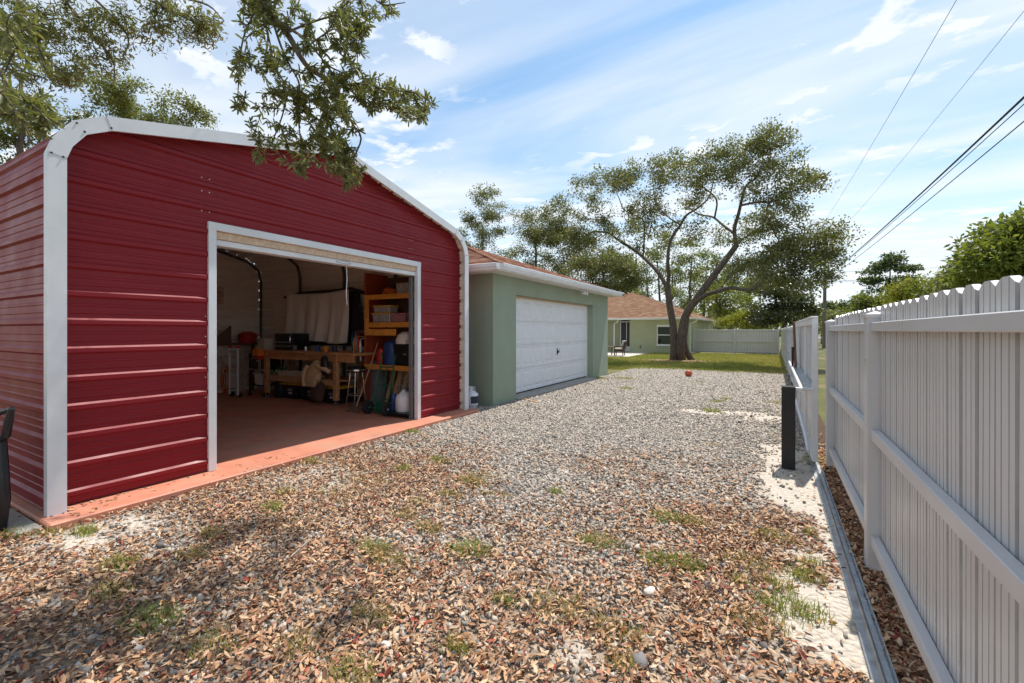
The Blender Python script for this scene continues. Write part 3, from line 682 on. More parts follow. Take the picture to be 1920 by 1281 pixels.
# bench-top objects
tb = thing('tool_chest', 'black tool chest with silver drawer strips on the workbench', 'tool chest', (-10.1, 6.85, 1.19))
part(tb, 'cabinet', M_dark, lambda m: m.box(-10.42, -9.72, 6.66, 7.1, 1.191, 1.58), .01)
for z in (1.27, 1.36): part(tb, 'drawer_pull', M_chrome, lambda m: m.box(-10.38, -9.76, 6.644, 6.658, z, z+.022), .003)
part(tb, 'handle', M_chrome, lambda m: m.tube([(-9.74, 6.64, 1.33), (-9.74, 6.60, 1.35), (-9.74, 6.60, 1.52), (-9.74, 6.64, 1.54)], .01, 6), 0, True)
for i, (x, r, h, m_, lab) in enumerate(((-9.45, .05, .13, M_greyp, 'small grey can on the workbench under the cloth'), (-9.1, .045, .10, M_chrome, 'shiny metal tin on the workbench under the cloth'), (-8.66, .04, .12, M_bluep, 'blue paint can on the workbench under the cloth'), (-8.42, .06, .12, M_orange, 'tan round tub on the workbench under the cloth'), (-8.1, .055, .13, M_navy, 'dark blue jar near the right end of the workbench'))):
    c = MB(); c.lathe([(0, 0), (r, 0), (r, h*.86), (r*1.05, h*.87), (r*1.05, h), (0, h)], (x, 6.52+.03*(i % 2), 1.191), 16); tag(c.build('can', m_, smooth=True), lab, 'can')
# black backing panel and drop cloth
bp_ = thing('wall_mounted_panel', 'black flat panel hung on the wall behind the drop cloth', 'panel', (-9.2, 7.3, 1.35))
part(bp_, 'panel', M_dark, lambda m: m.box(-10.75, -8.22, 7.27, 7.33, 1.30, 2.56), .01)
part(bp_, 'top_bar', M_blackm, lambda m: m.tube([(-10.85, 7.22, 2.50), (-10.2, 7.20, 2.57), (-9, 7.20, 2.58), (-8.35, 7.2, 2.60), (-7.98, 7.22, 2.50)], .045, 8), 0, True)
part(bp_, 'side_drape', M_blackm, lambda m: m.prism([(-8.36, 2.5), (-8.2, 2.5), (-8.0, 1.75), (-7.92, 1.30), (-8.36, 1.30)], 'y', 7.2, 7.25), .01)
rows = []
for j in range(25):
    v = j/24; r = []
    for i in range(61):
        u = i/60; x = -10.72+u*2.30+.16*v*(.5-u)+.05*math.sin(v*3)
        z = 2.60-.06*math.sin(u*math.pi)-v*(1.12+.10*u+.03*math.sin(u*9))
        y = 7.16-.035*math.sin(u*34+2*v)*v-.03*math.sin(u*15+1)*(.3+v)-.02*math.sin(u*61)*v*u-.05*v
        r.append((x, y, z))
    rows.append(r)
c = MB(); c.strip(rows); dc = c.build('drop_cloth', M_cloth, smooth=True)
sm = dc.modifiers.new('s', 'SOLIDIFY'); sm.thickness = .006
tag(dc, 'beige drop cloth hanging over a black panel above the workbench', 'cloth')
# jacket on the bench leg
jt = thing('jacket', 'tan jacket hanging from the right leg of the workbench', 'jacket', (-8.55, 6.3, .35))
def blobby(prof, c, n=18, fold=.12, seed=0):
    m = MB(); rng = random.Random(seed); rows = []
    for (rx, ry, z, ox, oy) in prof:
        rows.append([(c[0]+ox+rx*math.cos(a)*(1+fold*math.sin(a*5+z*9)), c[1]+oy+ry*math.sin(a)*(1+fold*math.cos(a*4-z*6)), z) for a in np.linspace(0, 2*math.pi, n)])
    m.strip(rows); return m
j1 = blobby([(.02, .02, 1.02, .12, .02), (.10, .05, .99, .10, .02), (.17, .07, .90, .08, 0), (.24, .085, .76, .03, -.01), (.25, .09, .62, -.04, -.01), (.22, .08, .50, -.09, 0), (.14, .06, .45, -.06, 0), (.02, .02, .46, -.06, 0)], (-8.52, 6.31))
j1.build('body', M_tan, jt, smooth=True)
mb = MB(); mb.tube([(-8.38, 6.29, .93), (-8.2, 6.26, .86), (-8.06, 6.27, .84), (-7.98, 6.3, .78)], [.06, .055, .05, .045], 10); mb.build('sleeve', M_tan, jt, smooth=True)
mb = MB(); mb.tube([(-8.66, 6.29, .90), (-8.72, 6.24, .74), (-8.74, 6.24, .58), (-8.72, 6.25, .46)], [.06, .06, .055, .05], 10); mb.build('sleeve', M_tan, jt, smooth=True)
j2 = blobby([(.05, .04, .56, 0, 0), (.17, .07, .50, 0, 0), (.21, .08, .38, -.02, 0), (.19, .08, .24, -.04, 0), (.16, .06, .16, -.05, 0), (.02, .02, .17, -.04, 0)], (-8.42, 6.36), fold=.16)
j2.build('lining', M_brown, jt, smooth=True)
bgk = blobby([(.03, .03, 1.12, 0, 0), (.08, .06, 1.08, 0, 0), (.09, .07, .95, 0, 0), (.085, .07, .82, 0, 0), (.05, .04, .74, 0, 0), (.01, .01, .73, 0, 0)], (-8.15, 6.30), fold=.08)
tag(bgk.build('tool_bag', M_dark, smooth=True), 'small black tool bag hanging at the right end of the workbench', 'bag')
# bar stool with grey drum seat
sx, sy = -7.42, 6.5
stl = thing('bar_stool', 'round black bar stool with chrome legs beside the green hand truck', 'stool', (sx, sy, FZ))
part(stl, 'seat', M_dark, lambda m: m.lathe([(0, .80), (.19, .80), (.2, .83), (.2, .88), (.17, .915), (0, .92)], (sx, sy, 0), 24), 0, True)
part(stl, 'seat_band', M_chrome, lambda m: m.lathe([(.204, .83), (.206, .845), (.204, .86)], (sx, sy, 0), 24), 0, True)
for a in (.6, 2.2, 3.8, 5.4):
    part(stl, 'leg', M_chrome, lambda m: m.tube([(sx+.12*math.cos(a), sy+.12*math.sin(a), .80), (sx+.2*math.cos(a), sy+.2*math.sin(a), FZ)], .013, 8), 0, True)
part(stl, 'foot_ring', M_chrome, lambda m: m.tube([(sx+.175*math.cos(a), sy+.175*math.sin(a), .34) for a in np.linspace(0, 2*math.pi, 25)], .009, 6), 0, True)
gd = MB(); gd.lathe([(0, FZ), (.21, FZ), (.21, .95), (.23, .96), (.23, 1.0), (0, 1.02)], (-7.35, 7.05, 0), 24); tag(gd.build('grey_drum', M_greyp, smooth=True), 'dark grey drum with a lid behind the bar stool', 'drum')
# broom
br = thing('push_broom', 'broom head with dark bristles on the floor beside the hand truck', 'broom', (-7.05, 6.1, FZ))
part(br, 'bristles', M_woodd, lambda m: [m.bar((-7.22+.03*i, 6.08+.01*(i % 3), FZ), (-7.20+.024*i, 6.16, FZ+.07), .02, .02) for i in range(12)])
part(br, 'head', M_woodd, lambda m: m.box(-7.2, -6.9, 6.14, 6.19, FZ+.06, FZ+.10), .006)
part(br, 'handle', M_woodl, lambda m: m.tube([(-7.05, 6.17, FZ+.08), (-7.15, 6.62, .9), (-7.22, 6.9, 1.4)], .012, 8), 0, True)
# green hand truck
ht = thing('hand_truck', 'green two-wheeled hand truck with black tyres inside the doorway', 'hand truck', (-6.4, 6.2, FZ))
hx, hy = -6.42, 6.22
for s in (-1, 1):
    part(ht, 'rail', M_green, lambda m: m.tube([(hx+s*.17, hy, FZ+.06), (hx+s*.17, hy+.06, .5), (hx+s*.17, hy+.16, 1.05), (hx+s*.17, hy+.20, 1.16), (hx+s*.14, hy+.14, 1.22)], .016, 8), 0, True)
    part(ht, 'brace', M_green, lambda m: m.tube([(hx+s*.19, hy+.02, .42), (hx+s*.24, hy-.13, .22)], .012, 6), 0, True)
    w = part(ht, 'wheel', M_tire, lambda m: m.lathe([(.075, -.035), (.115, -.038), (.128, -.02), (.128, .02), (.115, .038), (.075, .035)], (hx+s*.24, hy-.10, FZ+.13), 24, 'x'), 0, True)
    part(w, 'hub', M_hub, lambda m: m.lathe([(0, -.03), (.02, -.045), (.03, -.03), (.078, -.028), (.078, .028), (.03, .03), (0, .04)], (hx+s*.24, hy-.10, FZ+.13), 20, 'x'), 0, True)
for z, y in ((.35, .04), (.62, .075), (.95, .14)): part(ht, 'crossbar', M_green, lambda m: m.tube([(hx-.17, hy+y, z), (hx+.17, hy+y, z)], .012, 8), 0, True)
part(ht, 'centre_bar', M_green, lambda m: m.tube([(hx, hy+.04, .35), (hx, hy+.14, .95)], .008, 6), 0, True)
part(ht, 'axle', M_green, lambda m: m.tube([(hx-.24, hy-.10, FZ+.13), (hx+.24, hy-.10, FZ+.13)], .012, 8), 0, True)
part(ht, 'toe_plate', M_green, lambda m: m.box(hx-.19, hx+.19, hy, hy+.2, FZ+.012, FZ+.024), .003)
part(ht, 'back_plate', M_green, lambda m: m.prism([(hx-.17, FZ+.03), (hx+.17, FZ+.03), (hx+.17, .3), (hx-.17, .3)], 'y', hy+.017, hy+.025))
# platform dolly with the white jug
dl = thing('platform_dolly', 'low black platform dolly on the slab just inside the right door jamb', 'dolly', (-5.95, 6.3, FZ))
part(dl, 'platform', M_dark, lambda m: m.box(-6.22, -5.62, 6.08, 6.6, FZ+.055, FZ+.09), .01)
for x in (-6.15, -5.69):
    for y in (6.14, 6.54): part(dl, 'wheel', M_tire, lambda m: m.lathe([(0, -.012), (.027, -.012), (.027, .012), (0, .012)], (x, y, FZ+.027), 12, 'x'), 0, True)
jg = thing('sprayer_jug', 'translucent white sprayer jug with blue side standing on the black dolly', 'jug', (-5.93, 6.3, FZ+.09))
z0 = FZ+.092
part(jg, 'tank', M_white, lambda m: m.lathe([(0, z0), (.155, z0), (.165, z0+.03), (.165, z0+.25), (.14, z0+.30), (.06, z0+.36), (.05, z0+.40), (0, z0+.40)], (-5.93, 6.32, 0), 22), 0, True)
part(jg, 'cap', M_greyp, lambda m: m.lathe([(0, z0+.395), (.06, z0+.395), (.06, z0+.43), (0, z0+.44)], (-5.93, 6.32, 0), 16), 0, True)
part(jg, 'blue_side', M_bluep, lambda m: m.lathe([(.04, z0), (.05, z0+.02), (.05, z0+.3), (.03, z0+.32), (0, z0+.32)], (-6.10, 6.22, 0), 12), 0, True)
part(jg, 'carry_handle', M_greyp, lambda m: m.tube([(-6.03, 6.25, z0+.34), (-6.0, 6.22, z0+.46), (-5.9, 6.24, z0+.48), (-5.84, 6.28, z0+.36)], .012, 8), 0, True)
part(jg, 'hose', M_dark, lambda m: m.tube([(-6.02, 6.2, z0+.3), (-6.05, 6.16, z0+.15), (-6.06, 6.17, z0+.01), (-6.0, 6.14, z0+.008)], .01, 6), 0, True)
# leaning boards, framed sheet, mailing box
for i, (x, w, lab) in enumerate(((-6.86, .10, 'pale plank leaning behind the hand truck, leftmost'), (-6.68, .12, 'pale plank leaning in the middle behind the hand truck'), (-6.48, .09, 'pale plank leaning behind the hand truck, rightmost'))):
    m = MB(); m.bar((x, 6.75, FZ+.008), (x+.03, 7.0, .86), w, .022, (0, -1, 0)); tag(m.build('plank', M_woodl, bevel=.002), lab, 'plank')
fr = thing('framed_sheet', 'white framed sheet leaning at the back behind the sprayer jug', 'frame', (-6.15, 6.95, FZ))
part(fr, 'sheet', M_clear, lambda m: m.bar((-6.17, 6.86, FZ+.02), (-6.17, 7.05, .78), .36, .012, (0, -1, 0)))
for s in (-1, 1): part(fr, 'frame_side', M_white, lambda m: m.bar((-6.17+s*.185, 6.845, FZ), (-6.17+s*.185, 7.035, .79), .025, .025, (0, -1, 0)), .002)
# orange shelving unit and what stands on it
sh = thing('shelf_unit', 'tall orange stained wooden shelf unit at the right end of the shed', 'shelf', (-6.6, 7.1, FZ))
SX0, SX1 = -7.38, -5.85
part(sh, 'side_panel', mat('red_stained_wood', (.34, .055, .02), .5, var=.3, stretch=(6, 6, 1)), lambda m: m.box(SX0-.05, SX0, 6.72, 7.36, FZ, 2.86), .004)
part(sh, 'side_panel', M_orange, lambda m: m.box(SX1, SX1+.04, 6.82, 7.3, FZ, 2.5), .004)
for z in (2.36, 1.80, .93): part(sh, 'shelf_board', M_orange, lambda m: m.box(SX0+.003, SX1-.003, 6.70, 7.32, z-.02, z+.02), .003)
for z in (2.32, 1.75, .89): part(sh, 'shelf_edge', M_orange, lambda m: m.box(SX0+.003, SX1-.003, 6.672, 6.697, z-.035, z+.065), .003)
part(sh, 'upright', M_orange, lambda m: m.box(SX0+.004, SX0+.12, 6.674, 6.698, 1.60, 2.35), .003)
part(sh, 'lower_rail', M_orange, lambda m: m.box(SX0+.004, -6.5, 6.676, 6.698, 1.55, 1.68), .003)
part(sh, 'back_board', M_woodd, lambda m: m.box(SX0+.01, -6.45, 7.325, 7.345, 1.2, 2.8))
def bin_(x0, x1, z0, z1, y0, m_, lid, lab):
    t = thing('parts_bin', lab, 'bin', ((x0+x1)/2, y0+.1, z0))
    part(t, 'tub', m_, lambda m: m.add([(x0+.015, y0+.01, z0), (x1-.015, y0+.01, z0), (x1-.015, y0+.24, z0), (x0+.015, y0+.24, z0), (x0, y0, z1), (x1, y0, z1), (x1, y0+.25, z1), (x0, y0+.25, z1)], [(0, 3, 2, 1), (4, 5, 6, 7), (0, 1, 5, 4), (1, 2, 6, 5), (2, 3, 7, 6), (3, 0, 4, 7)]), .006)
    if lid: part(t, 'lid', lid, lambda m: m.box(x0-.012, x1+.012, y0-.012, y0+.26, z1+.001, z1+.024), .004)
bin_(-7.2, -6.7, 1.822, 1.99, 6.72, M_clear, M_yellow, 'lower clear parts bin with yellow lid on the orange shelf')
bin_(-7.17, -6.72, 2.016, 2.14, 6.73, M_clear, M_yellow, 'upper clear parts bin with yellow lid on the orange shelf')
bin_(-6.66, -6.3, 1.822, 2.0, 6.72, mat('pink_cloudy_plastic', (.36, .16, .18), .35, var=.5, scale=30), None, 'pinkish open parts bin on the orange shelf')
bin_(-6.55, -6.14, 2.382, 2.60, 6.74, M_clear, None, 'clear open box on the topmost orange shelf')
cl = thing('orange_cord_reel', 'heap of orange power cable on the topmost shelf', 'cable', (-6.95, 6.95, 2.38))
for k in range(4): part(cl, 'coil', M_orangep, lambda m: m.tube([(-6.93+.02*k+(.18-.02*k)*math.cos(a), 6.93+.12*math.sin(a), 2.40+.03*k+.05*max(0, -math.cos(a))) for a in np.linspace(0, 2*math.pi, 22)], .016, 6), 0, True)
dk = MB(); dk.lathe([(0, 2.382), (.16, 2.382), (.18, 2.5), (.12, 2.62), (0, 2.64)], (-6.86, 7.18, 0), 16); tag(dk.build('black_canister', M_dark, smooth=True), 'black canister behind the orange cable on the top shelf', 'canister')
tc_ = thing('tool_case', 'black plastic tool case on the lower orange shelf', 'tool case', (-6.3, 6.9, .95))
part(tc_, 'case', M_dark, lambda m: m.box(-6.62, -6.0, 6.74, 7.1, .952, 1.38), .015)
part(tc_, 'latch', M_chrome, lambda m: m.box(-6.36, -6.27, 6.728, 6.739, 1.16, 1.20), .002)
bb = blobby([(.03, .03, 1.44, 0, 0), (.14, .09, 1.40, 0, 0), (.17, .1, 1.30, 0, 0), (.15, .1, 1.1, 0, 0), (.13, .09, .955, 0, 0)], (-6.82, 6.85), fold=.1)
tag(bb.build('blue_bag', M_bluep, smooth=True), 'crumpled blue bag on the lower shelf behind the hand truck', 'bag')
rb = blobby([(.02, .02, 1.30, 0, 0), (.09, .06, 1.26, 0, 0), (.1, .07, 1.1, 0, 0), (.08, .06, .955, 0, 0)], (-7.05, 6.80), fold=.1)
tag(rb.build('red_bag', M_redp, smooth=True), 'small red bag on the lower shelf left of the blue bag', 'bag')
hm = MB(); hm.lathe([(0, 1.382), (.2, 1.382), (.21, 1.45), (.17, 1.56), (.08, 1.62), (0, 1.63)], (-6.45, 6.92, 0), 20); tag(hm.build('white_hat', M_cloth, smooth=True), 'pale rounded cap resting on the black tool case', 'cap')
rt = MB(); rt.box(-6.3, -5.92, 6.73, 6.98, 1.384, 1.46); tag(rt.build('white_tray', M_beige, bevel=.01), 'shallow cream tray on top of the black tool case', 'tray')
gr = MB(); gr.tube([(-6.12, 6.72, .42), (-6.10, 6.68, .56), (-6.02, 6.68, .66), (-5.98, 6.7, .8)], [.03, .035, .05, .02], 8); gr.tube([(-6.02, 6.68, .64), (-5.92, 6.66, .58)], [.03, .02], 8); gr.tube([(-6.12, 6.72, .42), (-6.13, 6.72, .07)], .012, 6)
tag(gr.build('string_trimmer', M_redp, smooth=True), 'red string trimmer standing behind the sprayer jug', 'trimmer')
# hand tools hanging at the end of the bench
hg = ((-7.62, 1.50, .30, M_chrome, 'silver pliers hanging from the shelf side'), (-7.56, 1.46, .22, M_redp, 'red-handled cutter hanging from the shelf side'), (-7.70, 1.38, .34, M_yellow, 'yellow caulk tube hanging from the shelf side'), (-7.52, 1.34, .32, M_white, 'white caulk tube hanging from the shelf side'), (-7.78, 1.48, .26, M_bluep, 'blue-handled clamp hanging beside the drop cloth'))
for i, (x, z, h, m_, lab) in enumerate(hg):
    t = MB(); y = 6.66+.012*i
    t.tube([(x, y, z+.12), (x, y, z), (x+.01, y, z-h)], [.006, .024, .02], 8); t.tube([(x, y, z+.11), (x+.05, y+.02, z+.15), (SX0-.03, 6.712, z+.14)], .006, 6)
    tag(t.build('hand_tool', m_, smooth=True), lab, 'tool')
# left group: upright cart, hose, utility cart, bin
ld = thing('folding_cart', 'white upright folding cart with red handle tips at the left of the shed', 'cart', (-11.1, 6.08, FZ))
for x in (-11.27, -10.93):
    rl = part(ld, 'rail', M_wpaint, lambda m: m.box(x-.022, x+.022, 6.05, 6.085, FZ+.06, 1.24), .004)
    part(rl, 'tip', M_redp, lambda m: m.box(x-.03, x+.03, 6.04, 6.10, 1.241, 1.29), .008)
    part(ld, 'wheel', M_tire, lambda m: m.lathe([(0, -.018), (.055, -.018), (.055, .018), (0, .018)], (x, 6.12, FZ+.055), 14, 'x'), 0, True)
    part(ld, 'rear_rail', M_galv, lambda m: m.box(x+.03, x+.055, 6.2, 6.225, FZ+.11, 1.05), .003)
for z, m_ in ((.24, M_galv), (.58, M_wpaint), (.66, M_galv), (1.13, M_galv)): part(ld, 'rung', m_, lambda m: m.box(-11.246, -10.954, 6.052, 6.08, z, z+.035), .004)
part(ld, 'shelf_plate', M_galv, lambda m: m.box(-11.24, -10.96, 6.081, 6.2, .235, .245))
part(ld, 'loop', M_galv, lambda m: m.tube([(-11.2, 6.07, 1.15), (-11.2, 6.05, 1.25), (-11.0, 6.05, 1.25), (-11.0, 6.07, 1.15)], .008, 6), 0, True)
ho = thing('air_hose', 'orange air hose coiled and hanging against the left of the doorway', 'hose', (-11.75, 6.15, FZ))
for k, (rx, rz, dx) in enumerate(((.16, .32, 0), (.13, .28, .03), (.10, .34, .05), (.18, .3, -.02))):
    part(ho, 'coil', M_orangep, lambda m: m.tube([(-11.66+dx+rx*math.cos(a), 6.16+.02*k, .46+rz*math.sin(a)-.02*k) for a in np.linspace(0, 2*math.pi, 26)], .014, 6), 0, True)
part(ho, 'tail', mat('faded_orange_hose', (.75, .35, .2), .6), lambda m: m.tube([(-11.5, 6.1, .4), (-11.58, 6.05, .15), (-11.9, 5.95, FZ+.016), (-12.1, 5.85, FZ+.016)], .014, 6), 0, True)
part(ho, 'hook', M_beige, lambda m: m.bar((-11.85, 6.15, .98), (-11.62, 6.15, .76), .04, .06), .005)
uc = thing('utility_cart', 'black steel utility cart with three shelves left of the workbench', 'cart', (-10.85, 6.7, FZ))
for z in (.34, .72, 1.05): part(uc, 'shelf', M_blackm, lambda m: m.box(-11.15, -10.5, 6.45, 6.95, z-.02, z+.0), .004)
for x in (-11.13, -10.52):
    for y in (6.47, 6.93): 
        part(uc, 'post', M_blackm, lambda m: m.box(x-.016, x+.016, y-.016, y+.016, FZ+.07, 1.1), .003)
        part(uc, 'wheel', M_tire, lambda m: m.lathe([(0, -.012), (.037, -.012), (.037, .012), (0, .012)], (x, y, FZ+.037), 12, 'x'), 0, True)
part(uc, 'shelf_lip', M_galv, lambda m: m.box(-11.15, -10.5, 6.436, 6.448, .69, .725))
wbn = thing('white_bin', 'white plastic bin on the bottom shelf of the black cart', 'bin', (-10.78, 6.62, .342))
part(wbn, 'tub', M_white, lambda m: m.add([(-10.90, 6.47, .342), (-10.65, 6.47, .342), (-10.65, 6.75, .342), (-10.90, 6.75, .342), (-10.93, 6.44, .60), (-10.62, 6.44, .60), (-10.62, 6.78, .60), (-10.93, 6.78, .60)], [(0, 3, 2, 1), (4, 5, 6, 7), (0, 1, 5, 4), (1, 2, 6, 5), (2, 3, 7, 6), (3, 0, 4, 7)]), .012)
part(wbn, 'rim', M_white, lambda m: m.box(-10.945, -10.605, 6.425, 6.795, .601, .625), .005)
bc = thing('black_case', 'black box with a small white tag on the middle shelf of the cart', 'case', (-10.85, 6.65, .722))
part(bc, 'case', M_dark, lambda m: m.box(-11.1, -10.55, 6.46, 6.9, .722, 1.02), .01)
part(bc, 'tag', M_white, lambda m: m.box(-10.84, -10.76, 6.453, 6.459, .90, .925))
tp_ = MB(); tp_.prism([(-11.02, 1.052), (-10.58, 1.052), (-10.58, 1.46), (-10.78, 1.46)], 'y', 6.5, 6.78); tag(tp_.build('sloped_box', M_beige, bevel=.01), 'cream sloped box standing on top of the black cart', 'box')
bs = thing('back_shelf', 'dark wooden shelf along the back wall of the shed', 'shelf', (-11.9, 6.2, 1.2))
part(bs, 'shelf_board', M_woodd, lambda m: m.box(-12.2, -11.75, 4.6, 7.2, 1.28, 1.33), .004)
for y in (4.8, 5.9, 7.05): part(bs, 'leg', M_woodd, lambda m: m.box(-12.1, -12.03, y, y+.07, FZ, 1.279), .004)
tri = MB(); tri.prism([(5.95, 1.332), (6.45, 1.332), (6.45, 1.78)], 'x', -11.95, -11.9); tag(tri.build('wooden_bracket', M_woodd, bevel=.004), 'triangular dark wooden bracket on the back shelf', 'bracket')
rc = MB(); rc.lathe([(0, 1.332), (.2, 1.332), (.22, 1.5), (.23, 1.56), (.12, 1.62), (0, 1.63)], (-11.96, 6.9, 0), 20); tag(rc.build('red_lid_drum', M_redp, smooth=True), 'round red tub on the back shelf in the corner', 'tub')
ps = MB(); ps.bar((-12.1, 5.75, 1.333), (-12.05, 5.78, 2.0), .06, .05); tag(ps.build('wooden_post', M_woodd, bevel=.004), 'short dark post standing upright on the back shelf', 'post')
cp = thing('ribbed_pads', 'stack of tan ribbed pads hanging just inside the left door jamb', 'pads', (-11.9, 6.05, 2.2))
for i in range(5): part(cp, 'pad', M_peach, lambda m: m.box(-12.28, -11.9, 5.94, 6.28, 2.32+.085*i, 2.39+.085*i), .02)
part(cp, 'pole', M_blackm, lambda m: m.box(-12.2, -12.12, 6.06, 6.14, 1.331, 2.32), .004)
# ================================================================ GARAGE
ga = thing('garage', 'green stucco garage with a white panelled door and shingle hip roof', 'garage', (-9.2, 12.35, 0))
GX, GY0, GY1, GT = -5.30, 8.40, 16.32, 2.93
D0, D1, DTOP = 9.42, 14.74, 2.51
part(ga, 'wall', M_stucco, lambda m: m.box(GX-.25, GX, GY0, D0, -.1, GT))
part(ga, 'wall', M_stucco, lambda m: m.box(GX-.25, GX, D1, GY1, -.1, GT))
part(ga, 'wall', M_stucco, lambda m: m.box(GX-.25, GX-.0015, D0+.0015, D1-.0015, DTOP, GT))
part(ga, 'wall', M_stucco, lambda m: m.box(-13.0, GX-.252, GY0+.001, GY0+.22, -.1, GT))
part(ga, 'wall', M_stucco, lambda m: m.box(-13.0, GX-.252, GY1-.22, GY1-.001, -.1, GT))
part(ga, 'wall', M_stucco, lambda m: m.box(-13.2, -13.001, GY0, GY1, -.1, GT))
part(ga, 'threshold', M_conc, lambda m: m.prism([(-5.56, -.06), (-5.18, -.06), (-5.18, .045), (-5.56, .075)], 'y', D0-.06, D1+.06), .008)
dr = part(ga, 'garage_door', M_wpaint, lambda m: m.box(-5.585, -5.56, D0+.02, D1-.02, .10, DTOP-.03))
part(dr, 'bottom_seal', M_tire, lambda m: m.box(-5.58, -5.535, D0+.02, D1-.02, .072, .099))
zs = np.linspace(.10, DTOP-.035, 5)
pan = MB(); pw, ph = .60, .47
def ring(y0, y1, z0, z1, x): return [(x, y0, z0), (x, y1, z0), (x, y1, z1), (x, y0, z1)]
r0, r1, r2, r3 = ring(-pw/2, pw/2, -ph/2, ph/2, 0), ring(-pw/2+.02, pw/2-.02, -ph/2+.02, ph/2-.02, -.010), ring(-pw/2+.06, pw/2-.06, -ph/2+.06, ph/2-.06, -.010), ring(-pw/2+.085, pw/2-.085, -ph/2+.085, ph/2-.085, .004)
vv = r0+r1+r2+r3; ff = [(k*4+i, k*4+(i+1) % 4, k*4+4+(i+1) % 4, k*4+4+i) for k in range(3) for i in range(4)]+[(12, 13, 14, 15)]
pan.add(vv, ff)
pmesh = None
ncol = 8; cw = (D1-D0-.04)/ncol
for r in range(4):
    s = MB(); za, zb_ = zs[r]+.004, zs[r+1]-.004; zc = (za+zb_)/2
    # the section face is the border round its eight pressed panels
    ys = [D0+.02]; 
    for c_ in range(ncol): yc = D0+.02+cw*(c_+.5); ys += [yc-pw/2, yc+pw/2]
    ys.append(D1-.02); X0 = -5.535
    s.add([(X0, ys[0], za), (X0, ys[-1], za), (X0, ys[-1], zc-ph/2), (X0, ys[0], zc-ph/2)], [(0, 1, 2, 3)]); s.add([(X0, ys[0], zc+ph/2), (X0, ys[-1], zc+ph/2), (X0, ys[-1], zb_), (X0, ys[0], zb_)], [(0, 1, 2, 3)])
    for i in range(0, len(ys), 2): s.add([(X0, ys[i], zc-ph/2), (X0, ys[i+1], zc-ph/2), (X0, ys[i+1], zc+ph/2), (X0, ys[i], zc+ph/2)], [(0, 1, 2, 3)])
    for z in (za, zb_): s.add([(X0, ys[0], z), (X0, ys[-1], z), (-5.561, ys[-1], z), (-5.561, ys[0], z)], [(0, 1, 2, 3)])
    so_ = s.build('door_section', M_wpaint, ga)
    for c_ in range(ncol):
        if pmesh is None: po = pan.build('pressed_panel', M_wpaint); pmesh = po.data
        else: po = link('pressed_panel', pmesh)
        po.location = (X0, D0+.02+cw*(c_+.5), zc); po.parent = so_; po.matrix_parent_inverse = world_loc(so_).inverted()
for y in (D0, D1-.05): part(ga, 'door_jamb', M_wpaint, lambda m: m.box(-5.56, -5.50, y+.001, y+.049, .06, DTOP-.001), .004)
part(ga, 'door_head', M_peach, lambda m: m.box(-5.56, -5.50, D0+.05, D1-.05, DTOP-.05, DTOP-.001), .004)
hd = MB(); hy_ = 12.3
hd.box(-5.534, -5.52, hy_-.02, hy_+.02, .93, 1.13); hd.box(-5.52, -5.47, hy_-.012, hy_+.012, 1.0, 1.06); hd.tube([(-5.48, hy_-.07, .98), (-5.48, hy_, 1.03), (-5.48, hy_+.07, 1.08)], .01, 6); hd.build('door_handle', M_blackm, ga)
# hip roof with real shingle courses on the two faces in view
def shingles(name, faces, mats, parent, expo=.15, tw_=.33, seed=1):
    rng = np.random.RandomState(seed); V, F, A = [], [], []
    for (e0, e1, rg0, rg1) in faces:          # eave corners and ridge corners
        e0, e1, rg0, rg1 = map(np.array, (e0, e1, rg0, rg1)); ud = (e1-e0)/np.linalg.norm(e1-e0)
        sl_ = rg0-e0; sl_ = sl_-ud*np.dot(sl_, ud); ln_ = np.linalg.norm(sl_); sl_ /= ln_; nr = np.cross(ud, sl_); nr = nr if nr[2] > 0 else -nr
        rows_ = int(ln_/expo)
        for r in range(rows_):
            s0 = r*expo; k = s0/ln_; a = np.dot(rg0-e0, ud)*k; b = np.linalg.norm(e1-e0)+np.dot(rg1-e1, ud)*k
            u = a-rng.rand()*tw_
            while u < b:
                w = tw_*rng.choice((.6, 1, 1)); p0, p1 = max(u+.004, a), min(u+w-.004, b); u += w
                if p1-p0 < .03: continue
                lift = .016+.006*rng.rand(); base = len(V)
                lo = e0+sl_*(s0-.01); hi = e0+sl_*(s0+expo+.01)
                V += [lo+ud*p0+nr*lift, lo+ud*p1+nr*lift, hi+ud*p1+nr*.006, hi+ud*p0+nr*.006, lo+ud*p0+nr*.001, lo+ud*p1+nr*.001]
                F += [(base, base+1, base+2, base+3), (base+4, base+5, base+1, base)]; c_ = rng.rand(); A += [c_, c_]
    o = np_mesh(name, np.array(V), np.array(F), mats, parent, [('rnd', 'FACE', np.array(A))]); o['kind'] = 'stuff'; return o
M_shing = attr_mat('tan_red_shingle', 'rnd', [(0, (.20, .085, .055)), (.4, (.33, .155, .10)), (.75, (.44, .235, .155)), (1, (.52, .32, .22))], .95, bump=.6, bscale=90, spec=.2)
M_shing_base = mat('shingle_base', (.34, .165, .105), .95, var=.4, scale=9, bump=.5, bscale=30)
EX, EB, EY0, EY1, EZ, PT = -4.93, -13.5, 8.03, 16.55, 3.05, .36
hw = (EX-EB)/2*.92
rx = EX-hw; rz = EZ+hw*PT; ya, yb = min(EY0+hw, (EY0+EY1)/2-.1), max(EY1-hw, (EY0+EY1)/2+.1)
c1, c2, c3, c4 = (EX, EY0, EZ), (EX, EY1, EZ), (EB, EY1, EZ), (EB, EY0, EZ); t1, t2 = (rx, ya, rz), (rx, yb, rz)
rf = part(ga, 'roof', M_shing_base, lambda m: m.add([c1, c2, c3, c4, t1, t2], [(0, 1, 5, 4), (1, 2, 5), (2, 3, 4, 5), (3, 0, 4)]))
